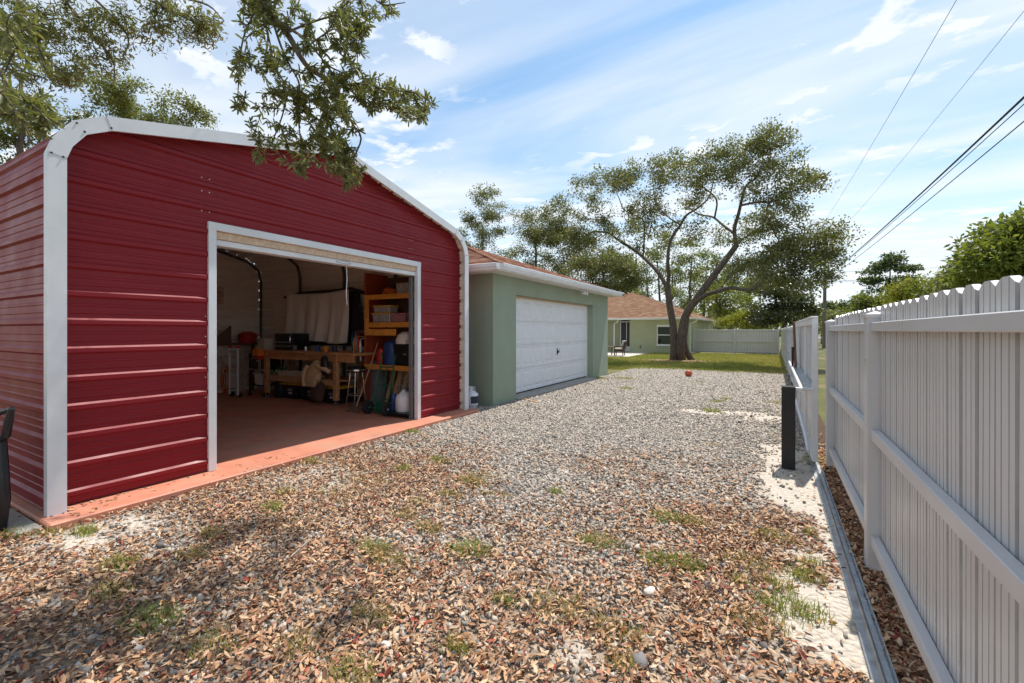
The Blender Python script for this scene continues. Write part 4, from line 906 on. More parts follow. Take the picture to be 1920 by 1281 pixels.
shingles('shingles', [(c1, c2, t1, t2), (c4, c1, t1, t1)], M_shing, rf)
part(ga, 'soffit', M_soffit, lambda m: m.prism([(EX+.02, EY0-.0), (EX+.02, EY1), (EB, EY1), (EB, EY0)], 'z', 2.905, 2.93))
def gutter(a, b, out, parent=ga, name='gutter'):
    """K-style gutter: open trough profile swept from a to b; out = outward direction"""
    a, b, out = np.array(a, float), np.array(b, float), np.array(out, float); up = np.array((0, 0, 1.))
    prof = [(0, .0), (.075, .0), (.085, .035), (.105, .06), (.11, .125), (.10, .132), (.098, .07), (.07, .012), (0, .012), (0, 0)]
    m = MB(); m.strip([[a+out*p+up*q for p, q in prof], [b+out*p+up*q for p, q in prof]])
    for e in (a, b): m.add([e+out*p+up*q for p, q in ((0, .0), (.075, 0), (.085, .035), (.105, .06), (.11, .125), (0, .125))], [(0, 1, 2, 3, 4, 5)])
    return m.build(name, M_wpaint, parent)
part(ga, 'fascia', M_wpaint, lambda m: m.box(EX+.002, EX+.022, EY0-.02, EY1+.02, 2.90, 3.052))
part(ga, 'fascia', M_wpaint, lambda m: m.box(EB, EX+.0, EY0-.022, EY0-.002, 2.90, 3.052))
part(ga, 'fascia', M_wpaint, lambda m: m.box(EB, EX+.0, EY1+.002, EY1+.022, 2.90, 3.052))
gutter((EX+.024, EY0-.02, 2.915), (EX+.024, EY1+.02, 2.915), (1, 0, 0))
gutter((EX+.02, EY0-.024, 2.917), (EB, EY0-.024, 2.917), (0, -1, 0))
fl = thing('floodlight', 'white twin-head security light under the garage eave', 'light', (-5.12, 13.35, 2.9))
fy = 13.25
part(fl, 'base', M_white, lambda m: m.cyl((-5.12, fy, 2.865), .05, .04, 16), .004)
for s in (-1, 1):
    part(fl, 'arm', M_white, lambda m: m.tube([(-5.12, fy, 2.87), (-5.08, fy+s*.06, 2.83), (-5.05, fy+s*.09, 2.82)], .012, 6), 0, True)
    part(fl, 'lamp_head', M_white, lambda m: m.lathe([(.0, -.05), (.03, -.045), (.055, .04), (.055, .05), (0, .045)], (-5.03, fy+s*.10, 2.80), 14, 'x'), 0, True)
part(fl, 'sensor', M_white, lambda m: m.lathe([(0, -.03), (.025, -.02), (.028, .01), (0, .03)], (-5.09, fy, 2.82), 12), 0, True)
def propane(x, y, z, lab, s=1.0):
    t = thing('propane_tank', lab, 'propane tank', (x, y, z))
    part(t, 'tank', M_white, lambda m: m.lathe([(0, z+.03), (.10*s, z+.03), (.145*s, z+.07), (.155*s, z+.11), (.155*s, z+.28), (.145*s, z+.32), (.08*s, z+.37), (.02, z+.385), (0, z+.385)], (x, y, 0), 26), 0, True)
    part(t, 'foot_ring', M_white, lambda m: m.lathe([(.115*s, z), (.115*s, z+.05), (.108*s, z+.05), (.108*s, z)], (x, y, 0), 24), 0, True)
    part(t, 'label', M_navy, lambda m: m.strip([[(x+.1565*s*math.cos(a), y+.1565*s*math.sin(a), z+h) for a in np.linspace(-1.0, 1.1, 12)] for h in (.125, .275)]))
    part(t, 'collar', M_white, lambda m: (m.strip([[(x+r*math.cos(a), y+r*math.sin(a), h) for a in np.linspace(.7, 5.6, 22)] for r, h in ((.095*s, z+.35), (.098*s, z+.46), (.092*s, z+.46), (.089*s, z+.35))])))
    part(t, 'valve', M_chrome, lambda m: (m.cyl((x, y, z+.38), .02, .05, 10), m.cyl((x, y, z+.43), .03, .012, 12)))
propane(-5.55, 7.92, 0, 'white propane tank with dark label at the garage corner')
pk = MB(); a, b = pg(972, 748), pg(1012, 757); pk.bar(a+(0, 0, .03), b+(0, 0, .02), .06, .02); tag(pk.build('wood_scrap', M_woodl, bevel=.002), 'short wood scrap lying on gravel by the garage door', 'plank')

# ================================================================ HOUSE
ho_ = thing('house', 'pale green single-storey house with a tan shingle hip roof behind the oak', 'house', (-10.5, 41, 0))
HX, HY, HT = -5.2, 34.0, 2.58
wx0, wx1, wz0, wz1 = -7.35, -6.05, .60, 1.98
part(ho_, 'wall', M_stucco2, lambda m: m.box(-9.35, wx0, HY, HY+.2, -.1, HT))
part(ho_, 'wall', M_stucco2, lambda m: m.box(wx1, HX, HY, HY+.2, -.1, HT))
part(ho_, 'wall', M_stucco2, lambda m: m.box(wx0+.001, wx1-.001, HY+.001, HY+.2, -.1, wz0))
part(ho_, 'wall', M_stucco2, lambda m: m.box(wx0+.001, wx1-.001, HY+.001, HY+.2, wz1, HT))
part(ho_, 'wall', M_stucco2, lambda m: m.box(HX-.2, HX-.001, HY+.201, 48.5, -.1, HT))
part(ho_, 'wall', M_stucco2, lambda m: m.box(-9.35, -9.15, HY+.201, 36.6, -.1, HT))
part(ho_, 'wall', M_stucco2, lambda m: m.box(-17, -9.36, 36.4, 36.6, -.1, HT))
part(ho_, 'wall', M_stucco2, lambda m: m.box(-17, -10.35, 35.2, 35.4, -.1, HT))
wn = part(ho_, 'window', M_wpaint, lambda m: (m.box(wx0+.002, wx0+.06, HY-.03, HY+.06, wz0, wz1), m.box(wx1-.06, wx1-.002, HY-.03, HY+.06, wz0, wz1), m.box(wx0+.061, wx1-.061, HY-.03, HY+.06, wz1-.06, wz1), m.box(wx0+.061, wx1-.061, HY-.03, HY+.06, wz0, wz0+.06), m.box(wx0+.061, wx1-.061, HY-.035, HY+.05, 1.30, 1.36)))
part(wn, 'pane', M_glass, lambda m: m.box(wx0+.06, wx1-.06, HY+.02, HY+.03, wz0+.06, 1.30)); part(wn, 'pane', M_glass, lambda m: m.box(wx0+.06, wx1-.06, HY+.02, HY+.03, 1.36, wz1-.06))
part(wn, 'sill', M_wpaint, lambda m: m.box(wx0-.05, wx1+.05, HY-.06, HY-.001, wz0-.06, wz0-.002), .006)
part(wn, 'head_trim', M_wpaint, lambda m: m.box(wx0-.02, wx1+.02, HY-.015, HY-.002, wz1+.001, wz1+.09))
sd = part(ho_, 'sliding_door', M_wpaint, lambda m: (m.box(-10.34, -10.28, 34.9, 35.0, .03, 2.36), m.box(-9.42, -9.36, 34.9, 35.0, .03, 2.36), m.box(-10.279, -9.421, 34.9, 35.0, 2.30, 2.36), m.box(-9.86, -9.82, 34.9, 35.0, .03, 2.299)))
for a, b in ((-10.28, -9.86), (-9.82, -9.42)): part(sd, 'pane', M_screen, lambda m: m.box(a, b, 34.94, 34.95, .42, 2.3))
part(sd, 'kick_plate', M_wpaint, lambda m: m.box(-10.28, -9.42, 34.93, 34.96, .03, .42))
part(ho_, 'corner_post', M_wpaint, lambda m: m.tube([(-10.05, 33.45, 2.5), (-10.15, 33.6, 2.3), (-10.45, 33.75, 2.2), (-10.47, 33.75, .05)], .05, 8), 0, True)
hE, hP = 2.56, .40
e1_, e2_, e3_, e4_ = (-4.7, 33.45, hE), (-4.7, 49.0, hE), (-19, 49.0, hE), (-19, 33.45, hE)
q1, q2 = (-10.6, 33.45+5.9, hE+5.9*hP), (-10.6, 49-5.9, hE+5.9*hP); q3 = (-13.5, 33.45+5.9, hE+5.9*hP)
hr = part(ho_, 'roof', M_shing_base, lambda m: m.add([e1_, e2_, e3_, e4_, q1, q2, q3], [(0, 1, 5, 4), (1, 2, 5), (3, 0, 4, 6), (2, 3, 6, 4, 5)]))
M_shing2 = attr_mat('orange_tan_shingle', 'rnd', [(0, (.34, .18, .11)), (.4, (.40, .22, .135)), (.75, (.46, .265, .165)), (1, (.53, .33, .22))], .95, spec=.2)
shingles('shingles', [(e4_, e1_, q3, q1), (e1_, e2_, q1, q2)], M_shing2, hr, .16, .36, 4)
part(ho_, 'soffit', M_soffit, lambda m: m.prism([(-4.72, 33.47), (-4.72, 48.98), (-19, 48.98), (-19, 33.47)], 'z', 2.50, 2.53))
gutter((-4.69, 33.44, 2.44), (-19, 33.44, 2.44), (0, -1, 0), ho_); gutter((-4.69, 33.44, 2.44), (-4.69, 49, 2.44), (1, 0, 0), ho_)
for y in (34.25, 44.5, 47.6):
    part(ho_, 'downspout', M_wpaint, lambda m: m.tube([(-4.64, y, 2.44), (-4.75, y, 2.3), (-5.13, y, 2.15), (-5.13, y, .15), (-4.9, y, .05)], .045, 8), 0, True)
part(ho_, 'hose_bib', M_greyp, lambda m: m.box(-8.6, -8.5, HY-.06, HY-.001, .35, .55), .01)
part(ho_, 'roof_vent', M_white, lambda m: m.lathe([(0, 0), (.2, 0), (.22, .1), (.15, .35), (.25, .36), (.25, .5), (0, .55)], (-7.6, 41.3, 3.75), 14), 0, True)
# patio furniture
def chair(x, y, rz_, lab):
    t = thing('patio_chair', lab, 'chair', (0, 0, 0), 'wicker chairs on the patio'); Z = .03
    part(t, 'seat', M_wicker, lambda m: m.box(-.3, .3, -.3, .3, .28, .40), .02)
    part(t, 'backrest', M_wicker, lambda m: m.prism([(.26, .40), (.34, .40), (.44, .92), (.38, .92)], 'y', -.3, .3), .015)
    for s in (-1, 1):
        part(t, 'arm', M_wicker, lambda m: (m.box(-.3, .32, s*.33-.03, s*.33+.03, .58, .63),), .01)
        for fx in (-.27, .27): part(t, 'leg', M_wicker, lambda m: m.box(fx-.025, fx+.025, s*.30-.025, s*.30+.025, 0, .58 if fx < 0 else .30), .004)
    part(t, 'cushion', M_cush, lambda m: m.box(-.29, .26, -.28, .28, .401, .50), .03)
    part(t, 'back_cushion', M_cush, lambda m: m.prism([(.12, .50), (.25, .50), (.37, .98), (.22, .98)], 'y', -.26, .26), .03)
    t.location = (x, y, Z); t.rotation_euler = (0, 0, rz_)
chair(-8.62, 28.95, .1, 'dark wicker patio chair with cream cushion, right of the patio table'); chair(-10.2, 29.3, 3.0, 'dark wicker patio chair partly hidden behind the garage corner')
pt_ = thing('patio_table', 'low dark wooden patio table between two wicker chairs', 'table', (-9.4, 29.1, .03))
part(pt_, 'table_top', M_woodd, lambda m: m.box(-9.75, -9.05, 28.8, 29.5, .56, .60), .006)
for x in (-9.7, -9.1):
    for y in (28.85, 29.45): part(pt_, 'leg', M_woodd, lambda m: m.box(x-.03, x+.03, y-.03, y+.03, .03, .559), .004)
# ball
bl = thing('basketball', 'worn orange basketball lying on the gravel near the lawn', 'ball', (-2.62, 17.2, .0))
bc_ = pg(1291, 707); bx_, by_ = bc_[0], bc_[1]
sp = bmesh.new(); bmesh.ops.create_uvsphere(sp, u_segments=28, v_segments=18, radius=.125); me = bpy.data.meshes.new('cover'); sp.to_mesh(me); sp.free(); me.shade_smooth(); bo = link('cover', me, M_ball); bo.location = (bx_, by_, .125); attach(bo, bl)
for k, (ax, an) in enumerate((((1, 0, 0), .5), ((0, 1, 0), .9), ((0, 0, 1), .3))):
    rot = Matrix.Rotation(an, 3, 'X') @ Matrix.Rotation(.7, 3, 'Y') @ (Matrix.Identity(3) if k == 0 else Matrix.Rotation(R(90), 3, 'X' if k == 1 else 'Y'))
    m = MB(); m.tube([np.array((bx_, by_, .125))+np.array(rot @ Vector((.1255*math.cos(a), .1255*math.sin(a), 0))) for a in np.linspace(0, 2*math.pi, 33)], .004, 5); m.build('seam', M_tire, bl, smooth=True)

# ================================================================ FENCES
def picket_mesh(w, h, arch, name='picket'):
    """ribbed board with a rounded top, standing in the local y-z plane, front towards -x"""
    cols = [(-.5, .006), (-.46, 0), (-.22, 0), (-.19, .010), (-.16, 0), (.16, 0), (.19, .010), (.22, 0), (.46, 0), (.5, .006)]
    V, F = [], []
    for u, d in cols:
        zt_ = h-arch*(2*abs(u))**2.2
        V += [(d, u*w, .0), (d, u*w, zt_), (.024, u*w, zt_), (.024, u*w, 0)]
    for i in range(len(cols)-1):
        a, b = i*4, i*4+4
        F += [(a, b, b+1, a+1), (a+1, b+1, b+2, a+2), (a+2, b+2, b+3, a+3)]
    F += [(0, 1, 2, 3), tuple(len(V)-4+k for k in (3, 2, 1, 0))]
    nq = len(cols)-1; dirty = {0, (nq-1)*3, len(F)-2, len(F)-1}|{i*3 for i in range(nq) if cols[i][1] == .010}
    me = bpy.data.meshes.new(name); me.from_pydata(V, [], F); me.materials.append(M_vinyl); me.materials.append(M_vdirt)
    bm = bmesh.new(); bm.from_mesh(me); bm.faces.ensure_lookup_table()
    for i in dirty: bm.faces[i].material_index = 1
    bmesh.ops.recalc_face_normals(bm, faces=bm.faces); bm.to_mesh(me); bm.free(); return me
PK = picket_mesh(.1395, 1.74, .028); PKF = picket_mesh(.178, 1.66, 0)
def post(parent, x, y, z1, w=.105):
    p = part(parent, 'post', M_vinyl, lambda m: m.box(x-w/2, x+w/2, y-w/2, y+w/2, -.1, z1), .006)
    part(p, 'post_cap', M_vinyl, lambda m: m.lathe([(w*.78, z1-.012), (w*.80, z1), (w*.78, z1+.022), (w*.5, z1+.034), (0, z1+.036)], (x, y, 0), 4) if False else (m.box(x-w/2-.008, x+w/2+.008, y-w/2-.008, y+w/2+.008, z1-.008, z1+.018), m.add([(x-w/2, y-w/2, z1+.018), (x+w/2, y-w/2, z1+.018), (x+w/2, y+w/2, z1+.018), (x-w/2, y+w/2, z1+.018), (x, y, z1+.038)], [(0, 1, 4), (1, 2, 4), (2, 3, 4), (3, 0, 4)])), .003)
def fence_y(label, x, ys, pk, zb_, pitch, rails, posth, name='fence'):
    """fence along y; rails on the camera side of the boards"""
    f = thing(name, label, 'fence', (x, (ys[0]+ys[-1])/2, 0))
    for y in ys: post(f, x, y, posth)
    for a, b in zip(ys, ys[1:]):
        for z0, z1 in rails: part(f, 'rail', M_vinyl, lambda m: m.box(x-.03, x+.018, a+.053, b-.053, z0, z1), .004)
        n = int(round((b-a-.1)/pitch)); st_ = (b-a-.1)/n
        for i in range(n):
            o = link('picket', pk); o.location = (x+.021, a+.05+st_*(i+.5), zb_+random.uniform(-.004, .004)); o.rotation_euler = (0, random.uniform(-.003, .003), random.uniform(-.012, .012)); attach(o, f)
    return f
fence_y('tall white scallop-topped picket fence along the right of the driveway', .60, [-1.45, 1.25, 3.92, 6.60], PK, .08, .1475, [(1.645, 1.705), (.915, .985), (.20, .27)], 1.745)
fence_y('white board fence running on behind the gate towards the lawn', .52, list(np.linspace(11.75, 36.2, 10)), PKF, .06, .178, [(1.66, 1.735), (.88, .95), (.12, .19)], 1.76)
# back fence across the end of the lawn
bf = thing('fence', 'white board fence across the far end of the lawn beside the house', 'fence', (-2.4, 36.0, 0))
xs_ = [-5.05, -2.38, .30]; BY = 36.0
for x in xs_: post(bf, x, BY, 1.74)
for a, b in zip(xs_, xs_[1:]):
    for z0, z1 in ((1.64, 1.73), (.86, .94), (.12, .20)): part(bf, 'rail', M_vinyl, lambda m: m.box(a+.053, b-.053, BY-.035, BY+.015, z0, z1), .004)
    n = int((b-a-.1)/.178)
    for i in range(n):
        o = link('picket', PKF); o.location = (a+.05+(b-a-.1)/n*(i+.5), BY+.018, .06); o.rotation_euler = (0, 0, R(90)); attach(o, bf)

# ================================================================ GATE
gt = thing('sliding_gate', 'white sliding gate with a steel frame closed across the side opening', 'gate', (.44, 9, .05))
gx, g0, g1, gz0, gz1 = .43, 6.47, 11.55, .09, 1.80
for y in (g0, g1-.07): part(gt, 'stile', M_wpaint, lambda m: m.box(gx-.03, gx+.03, y, y+.07, gz0, gz1), .005)
for z0, z1 in ((gz1-.075, gz1), (gz0, gz0+.075)): part(gt, 'rail', M_wpaint, lambda m: m.box(gx-.03, gx+.03, g0+.071, g1-.071, z0, z1), .005)
part(gt, 'top_cap', M_wpaint, lambda m: m.box(gx-.045, gx+.03, g0-.01, g1, gz1+.001, gz1+.02), .004)
ny = 28; stp = (g1-g0-.145)/ny
for i in range(ny):
    ya_ = g0+.0725+stp*i
    part(gt, 'board', M_vinyl, lambda m: m.box(gx+.005+.004*(i % 2), gx+.022, ya_+.002, ya_+stp-.002, gz0+.078, gz1-.078), .003)
for y in (8.15, 9.85): part(gt, 'upright', M_wpaint, lambda m: m.box(gx-.022, gx+.004, y-.03, y+.03, gz0+.08, gz1-.08), .003)
part(gt, 'middle_ledge', M_galv, lambda m: m.prism([(gx-.1, .93), (gx-.0, .93), (gx-.0, .985), (gx-.1, .965)], 'y', g0+.08, g1-.08), .003)
part(gt, 'guide_pipe', M_wpaint, lambda m: m.tube([(gx-.03, g0-.03, .955), (gx-.12, g0-.05, .955), (gx-.14, g0+.03, .96), (gx-.14, g0+.2, .97), (gx-.14, g1-.4, 1.0)], .02, 10), 0, True)
part(gt, 'lower_pipe', M_wpaint, lambda m: m.tube([(gx-.06, g0+.12, .18), (gx-.07, g0+.4, .30), (gx-.07, g1-.5, .44)], .02, 10), 0, True)
for y in (g0+.25, g1-.3):
    w = part(gt, 'wheel', M_galv, lambda m: m.lathe([(0, -.015), (.045, -.015), (.038, 0), (.045, .015), (0, .015)], (gx, y, .068), 16, 'x'), 0, True)
tr = thing('gate_track', 'galvanised steel gate track on the ground along the fence', 'track', (.46, 3, 0))
part(tr, 'base_strip', M_galv, lambda m: m.box(.40, .49, -1.6, 11.6, .004, .014), .002)
part(tr, 'ridge', M_galv, lambda m: m.prism([(.43, .014), (.46, .014), (.445, .034)], 'y', -1.6, 11.6))
part(tr, 'kerb_angle', M_galv, lambda m: m.box(.491, .497, -1.6, 6.45, -.02, .045))
bp2 = thing('black_post', 'square black bollard post standing beside the end of the gate', 'post', (.17, 6.36, 0))
part(bp2, 'post', M_blackm, lambda m: m.box(.085, .225, 6.30, 6.44, -.05, .985), .004)
part(bp2, 'bracket', M_wpaint, lambda m: (m.box(.227, .30, 6.33, 6.41, .93, .975), m.box(.23, .28, 6.34, 6.40, .84, .93)), .003)
sk = thing('gate_stop', 'brown weathered wooden stake fixed upright to the middle of the gate', 'stake', (.33, 9.7, 1.0))
part(sk, 'stake', M_woodd, lambda m: m.bar((.345, 9.55, 1.0), (.33, 9.9, 1.80), .09, .04, (1, 0, 0)), .004)
part(sk, 'hinge', M_blackm, lambda m: (m.box(.285, .325, 9.62, 9.72, 1.12, 1.36), m.bar((.30, 9.7, 1.0), (.31, 9.6, 1.2), .03, .02)), .005)
# black plastic chair at the left picture edge
ch = thing('plastic_chair', 'black plastic chair at the left picture edge beside the shed wall', 'chair', (-6.0, 1.0, 0))
part(ch, 'armrest', M_dark, lambda m: (m.tube([(-6.25, .88, .93), (-5.95, .90, .96), (-5.70, .93, 1.02)], [.022, .024, .02], 8), m.tube([(-5.70, .93, 1.02), (-5.72, .92, .93), (-5.76, .91, .80), (-5.9, .90, .74)], [.02, .028, .03, .03], 8), m.tube([(-5.9, .90, .74), (-6.15, .89, .78)], .03, 8)), 0, True)
part(ch, 'leg', M_dark, lambda m: m.tube([(-5.88, .9, .75), (-5.84, .9, .5), (-5.80, .9, .28), (-5.85, .9, .0)], [.045, .05, .05, .035], 8), 0, True)
part(ch, 'leg', M_dark, lambda m: m.tube([(-5.88, .4, .75), (-5.84, .4, .5), (-5.80, .4, .28), (-5.85, .4, .0)], [.045, .05, .05, .035], 8), 0, True)
for y in (.4, .9): part(ch, 'leg', M_dark, lambda m: m.tube([(-6.4, y, .45), (-6.5, y, 0)], [.04, .03], 8), 0, True)
part(ch, 'seat', M_dark, lambda m: m.box(-6.4, -5.85, .4, .9, .42, .46), .015)
part(ch, 'backrest', M_dark, lambda m: m.prism([(-6.42, .45), (-6.36, .45), (-6.56, 1.05), (-6.61, 1.05)], 'y', .4, .9), .015)
ch.location.x += .38; ch.location.y += .24
# ================================================================ TREES
OLIVE = [(0, (.045, .056, .02)), (.3, (.105, .118, .042)), (.65, (.19, .19, .075)), (.92, (.29, .265, .115)), (1, (.34, .26, .11))]
M_oak = attr_mat('oak_leaves', 'rnd', OLIVE, .48, trans=.30, spec=.4)
M_oak2 = attr_mat('olive_oak_leaves', 'rnd', [(0, (.06, .075, .02)), (.5, (.14, .15, .045)), (1, (.24, .22, .08))], .45, trans=.38, spec=.5)  # second leaf colour, random olive tones per leaf
M_pine = attr_mat('pine_needles', 'rnd', [(0, (.02, .045, .012)), (.5, (.05, .09, .022)), (1, (.10, .13, .035))], .55, trans=.2)
M_bright = attr_mat('bright_green_leaves', 'rnd', [(0, (.05, .08, .012)), (.5, (.12, .16, .022)), (1, (.22, .23, .035))], .5, trans=.4)
M_yelg = attr_mat('yellow_green_leaves', 'rnd', [(0, (.12, .13, .012)), (.5, (.26, .26, .02)), (1, (.40, .36, .035))], .5, trans=.4)
M_mag = attr_mat('dark_glossy_leaves', 'rnd', [(0, (.014, .022, .006)), (.6, (.04, .055, .012)), (1, (.10, .10, .03))], .28, trans=.15, spec=.7)
LQ = np.array([(0, 0, 0), (.45, -.24, .05), (1, 0, -.04), (.45, .24, .05)], float); LQF = np.array([(0, 1, 2), (0, 2, 3)])
LN = np.array([(0, 0, 0), (.25, -.14, .04), (.25, 0, 0), (.25, .14, .04), (.80, -.15, .015), (.80, 0, -.035), (.80, .15, .015), (1, 0, -.09)], float)
LNF = np.array([(0, 1, 2), (0, 2, 3), (1, 4, 5), (1, 5, 2), (2, 5, 6), (2, 6, 3), (4, 7, 5), (5, 7, 6)])
def leaf_mesh(name, pos, axis, size, m, parent, rng, near=False, bright=None, wid=1.0):
    n = len(pos); X = unit(axis); nr = unit(rng.normal(size=(n, 3))+np.array((0, 0, .9))); Yv = unit(np.cross(nr, X)); Z = np.cross(X, Yv)
    T, F = (LN, LNF) if near else (LQ, LQF)
    V, FF = copies(T, F, pos, X, Yv, Z, np.stack([size, size*wid, size], -1))
    a = np.clip(rng.rand(n)*.6+.2+(0 if bright is None else bright), 0, 1)
    return np_mesh(name, V, FF, m, parent, [('rnd', 'FACE', np.repeat(a, len(F)))])
def curve_pts(P, k=4):
    """smooth a polyline by Catmull-Rom"""
    P = np.array(P, float); Q = np.vstack([2*P[0]-P[1], P, 2*P[-1]-P[-2]]); out = []
    for i in range(1, len(Q)-2):
        for t in np.linspace(0, 1, k, endpoint=False):
            out.append(.5*((2*Q[i])+(-Q[i-1]+Q[i+1])*t+(2*Q[i-1]-5*Q[i]+4*Q[i+1]-Q[i+2])*t*t+(-Q[i-1]+3*Q[i]-3*Q[i+1]+Q[i+2])*t**3))
    out.append(P[-1]); return np.array(out)
class Tree:
    def __init__(s, name, label, base, rng, bark=M_bark, cat='tree', group=None):
        s.root = thing(name, label, cat, tuple(base), group); s.rng = rng; s.mb = MB(); s.tw = MB(); s.nodes = []; s.rad = []; s.dirs = []; s.bark = bark; s.ends = []
    def limb(s, pts, r0, r1, n=10, k=4, wob=.0):
        P = curve_pts(pts, k); P[1:-1] += s.rng.normal(size=P[1:-1].shape)*wob
        r = np.linspace(r0, r1, len(P)); s.mb.tube(P, r, n)
        tg = np.gradient(P, axis=0)
        for p, q, d in zip(P, r, unit(tg)): s.nodes.append(p); s.rad.append(q); s.dirs.append(d)
        return s
    def twig_to(s, e, maxr=.05, sides=5, sag=.12, skip=0):
        Nn = np.array(s.nodes[skip:]); d = np.linalg.norm(Nn-e, axis=1)
        pen = d+.35*np.maximum(0, Nn[:, 2]-e[2])
        i = int(np.argmin(pen))+skip; a = s.nodes[i]; L_ = d[i-skip]
        if L_ < 1e-3: return
        k = max(3, min(7, int(L_/.35)+2)); t = np.linspace(0, 1, k)[:, None]
        dv = e-a; m = a+s.dirs[i]*L_*.35+np.array((0, 0, L_*sag))
        P = (1-t)**2*a+2*t*(1-t)*m+t*t*e; P[1:-1] += s.rng.normal(size=P[1:-1].shape)*L_*.045
        r0 = min(s.rad[i]*.7, maxr, .008+.022*L_); r = np.linspace(r0, max(.003, r0*.25), k)
        s.tw.tube(P, r, sides, cap=False); tg = unit(np.gradient(P, axis=0))
        for p, q, dd in list(zip(P, r, tg))[1:]: s.nodes.append(p); s.rad.append(q); s.dirs.append(dd)
        s.ends.append((P, r))
    def grow(s, ends, **kw):
        Nn = np.array(s.nodes); o = np.argsort([np.min(np.linalg.norm(Nn-e, axis=1)) for e in ends])
        for i in o: s.twig_to(ends[i], **kw)
    def finish(s, twig_mat=M_twig):
        if s.mb.v:
            t = s.mb.build('trunk', s.bark, s.root, smooth=True)
            if s.tw.v: s.tw.build('branches', twig_mat, s.root, smooth=True)['kind'] = 'stuff'
        return s.root
def ell(rng, c, r, n, shell=.5):
    d = unit(rng.normal(size=(n, 3))); return np.array(c)+d*np.array(r)*(shell+(1-shell)*rng.rand(n, 1)**.6)
def clump_leaves(rng, centres, per, rad, flat=.7):
    n = len(centres)*per; c = np.repeat(np.array(centres), per, 0)
    off = unit(rng.normal(size=(n, 3)))*rng.rand(n, 1)**.6*np.array((rad, rad, rad*flat)); return c+off, unit(off+rng.normal(size=(n, 3))*rad*.6)

# ---- the spreading oak on the lawn; limbs follow the photograph at the tree's own distance
rng = np.random.RandomState(11); TY = 26.5
def q(u, v, dy=0): return py(u, v, TY+dy)
ok = Tree('oak_tree', 'large spreading oak with two leaning trunks on the lawn', pg(1272, 674), rng)
b0 = pg(1266, 675); b0[2] = -.15; b1 = pg(1279, 675); b1[2] = -.15
ok.limb([b0+(-.1, 0, 0), q(1264, 650), q(1262, 610), q(1256, 575), q(1251, 535)], 0.229, 0.168, 12)
ok.limb([b1, q(1276, 650, -.1), q(1284, 597, -.2), q(1306, 561, -.3), q(1336, 520, -.2), q(1362, 486, .2), q(1381, 460, .5)], 0.244, 0.140, 12)
ok.limb([b1+(.5, .5, 0), q(1284, 650, .5), q(1286, 610, .4), q(1290, 585, .2)], 0.187, 0.123, 10)
ok.limb([q(1251, 540), q(1240, 520, .3), q(1227, 503, .6), q(1201, 478, 1), q(1185, 466, 1.2), q(1156, 448, 1.5), q(1142, 437, 1.3), q(1116, 435, 1), q(1100, 441, .7), q(1087, 459, .4), q(1073, 472, 0)], 0.125, 0.028)
ok.limb([q(1251, 540), q(1254, 515, -.4), q(1252, 490, -.8), q(1257, 452, -1), q(1276, 422, -1.2), q(1287, 404, -1.3), q(1310, 389, -1.2), q(1329, 370, -1), q(1338, 340, -.8)], 0.114, 0.028)
ok.limb([q(1381, 460, .5), q(1377, 430, .7), q(1385, 400, .6), q(1392, 370, .3), q(1400, 347, 0), q(1419, 332, -.3), q(1430, 300, -.5)], 0.114, 0.028)
ok.limb([q(1379, 440, .6), q(1355, 422, 1.3), q(1336, 407, 2), q(1310, 402, 2.4), q(1285, 385, 2.6)], 0.078, 0.028)
ok.limb([q(1340, 408, 1.8), q(1344, 377, 1.6), q(1329, 359, 1.6), q(1310, 347, 1.8), q(1280, 335, 2)], 0.052, 0.022)
ok.limb([q(1390, 385, .4), q(1422, 379, -.8), q(1441, 381, -1.4), q(1437, 400, -1.8), q(1449, 430, -2), q(1467, 464, -2)], 0.062, 0.022)
ok.limb([q(1441, 381, -1.4), q(1470, 372, -1.6), q(1500, 378, -1.8)], 0.036, 0.017)
ok.limb([q(1300, 570, -.3), q(1325, 553, -.9), q(1347, 546, -1.5), q(1370, 540, -2), q(1400, 544, -2.5), q(1419, 538, -2.8), q(1445, 516, -3), q(1475, 508, -3), q(1500, 518, -2.8)], 0.125, 0.034)
ok.limb([q(1475, 508, -3), q(1495, 488, -2.6), q(1515, 470, -2.2), q(1540, 455, -2)], 0.042, 0.017)
ok.limb([q(1350, 545, -1.6), q(1362, 525, -1.2), q(1390, 505, -.6), q(1420, 490, 0)], 0.052, 0.022)
ok.limb([q(1148, 440, 1.4), q(1150, 425, 1), q(1140, 415, .6), q(1125, 413, .2), q(1100, 410, 0)], 0.042, 0.017)
ok.limb([q(1206, 480, 1), q(1208, 440, .4), q(1204, 411, -.4), q(1172, 395, -.8), q(1160, 370, -1), q(1150, 350, -1)], 0.052, 0.017)
ok.limb([q(1276, 422, -1.2), q(1250, 405, -2), q(1230, 380, -2.4), q(1225, 350, -2.6)], 0.042, 0.017)
ok.limb([q(1362, 486, .2), q(1385, 455, 1.5), q(1420, 430, 2.6), q(1460, 410, 3.2)], 0.057, 0.017)
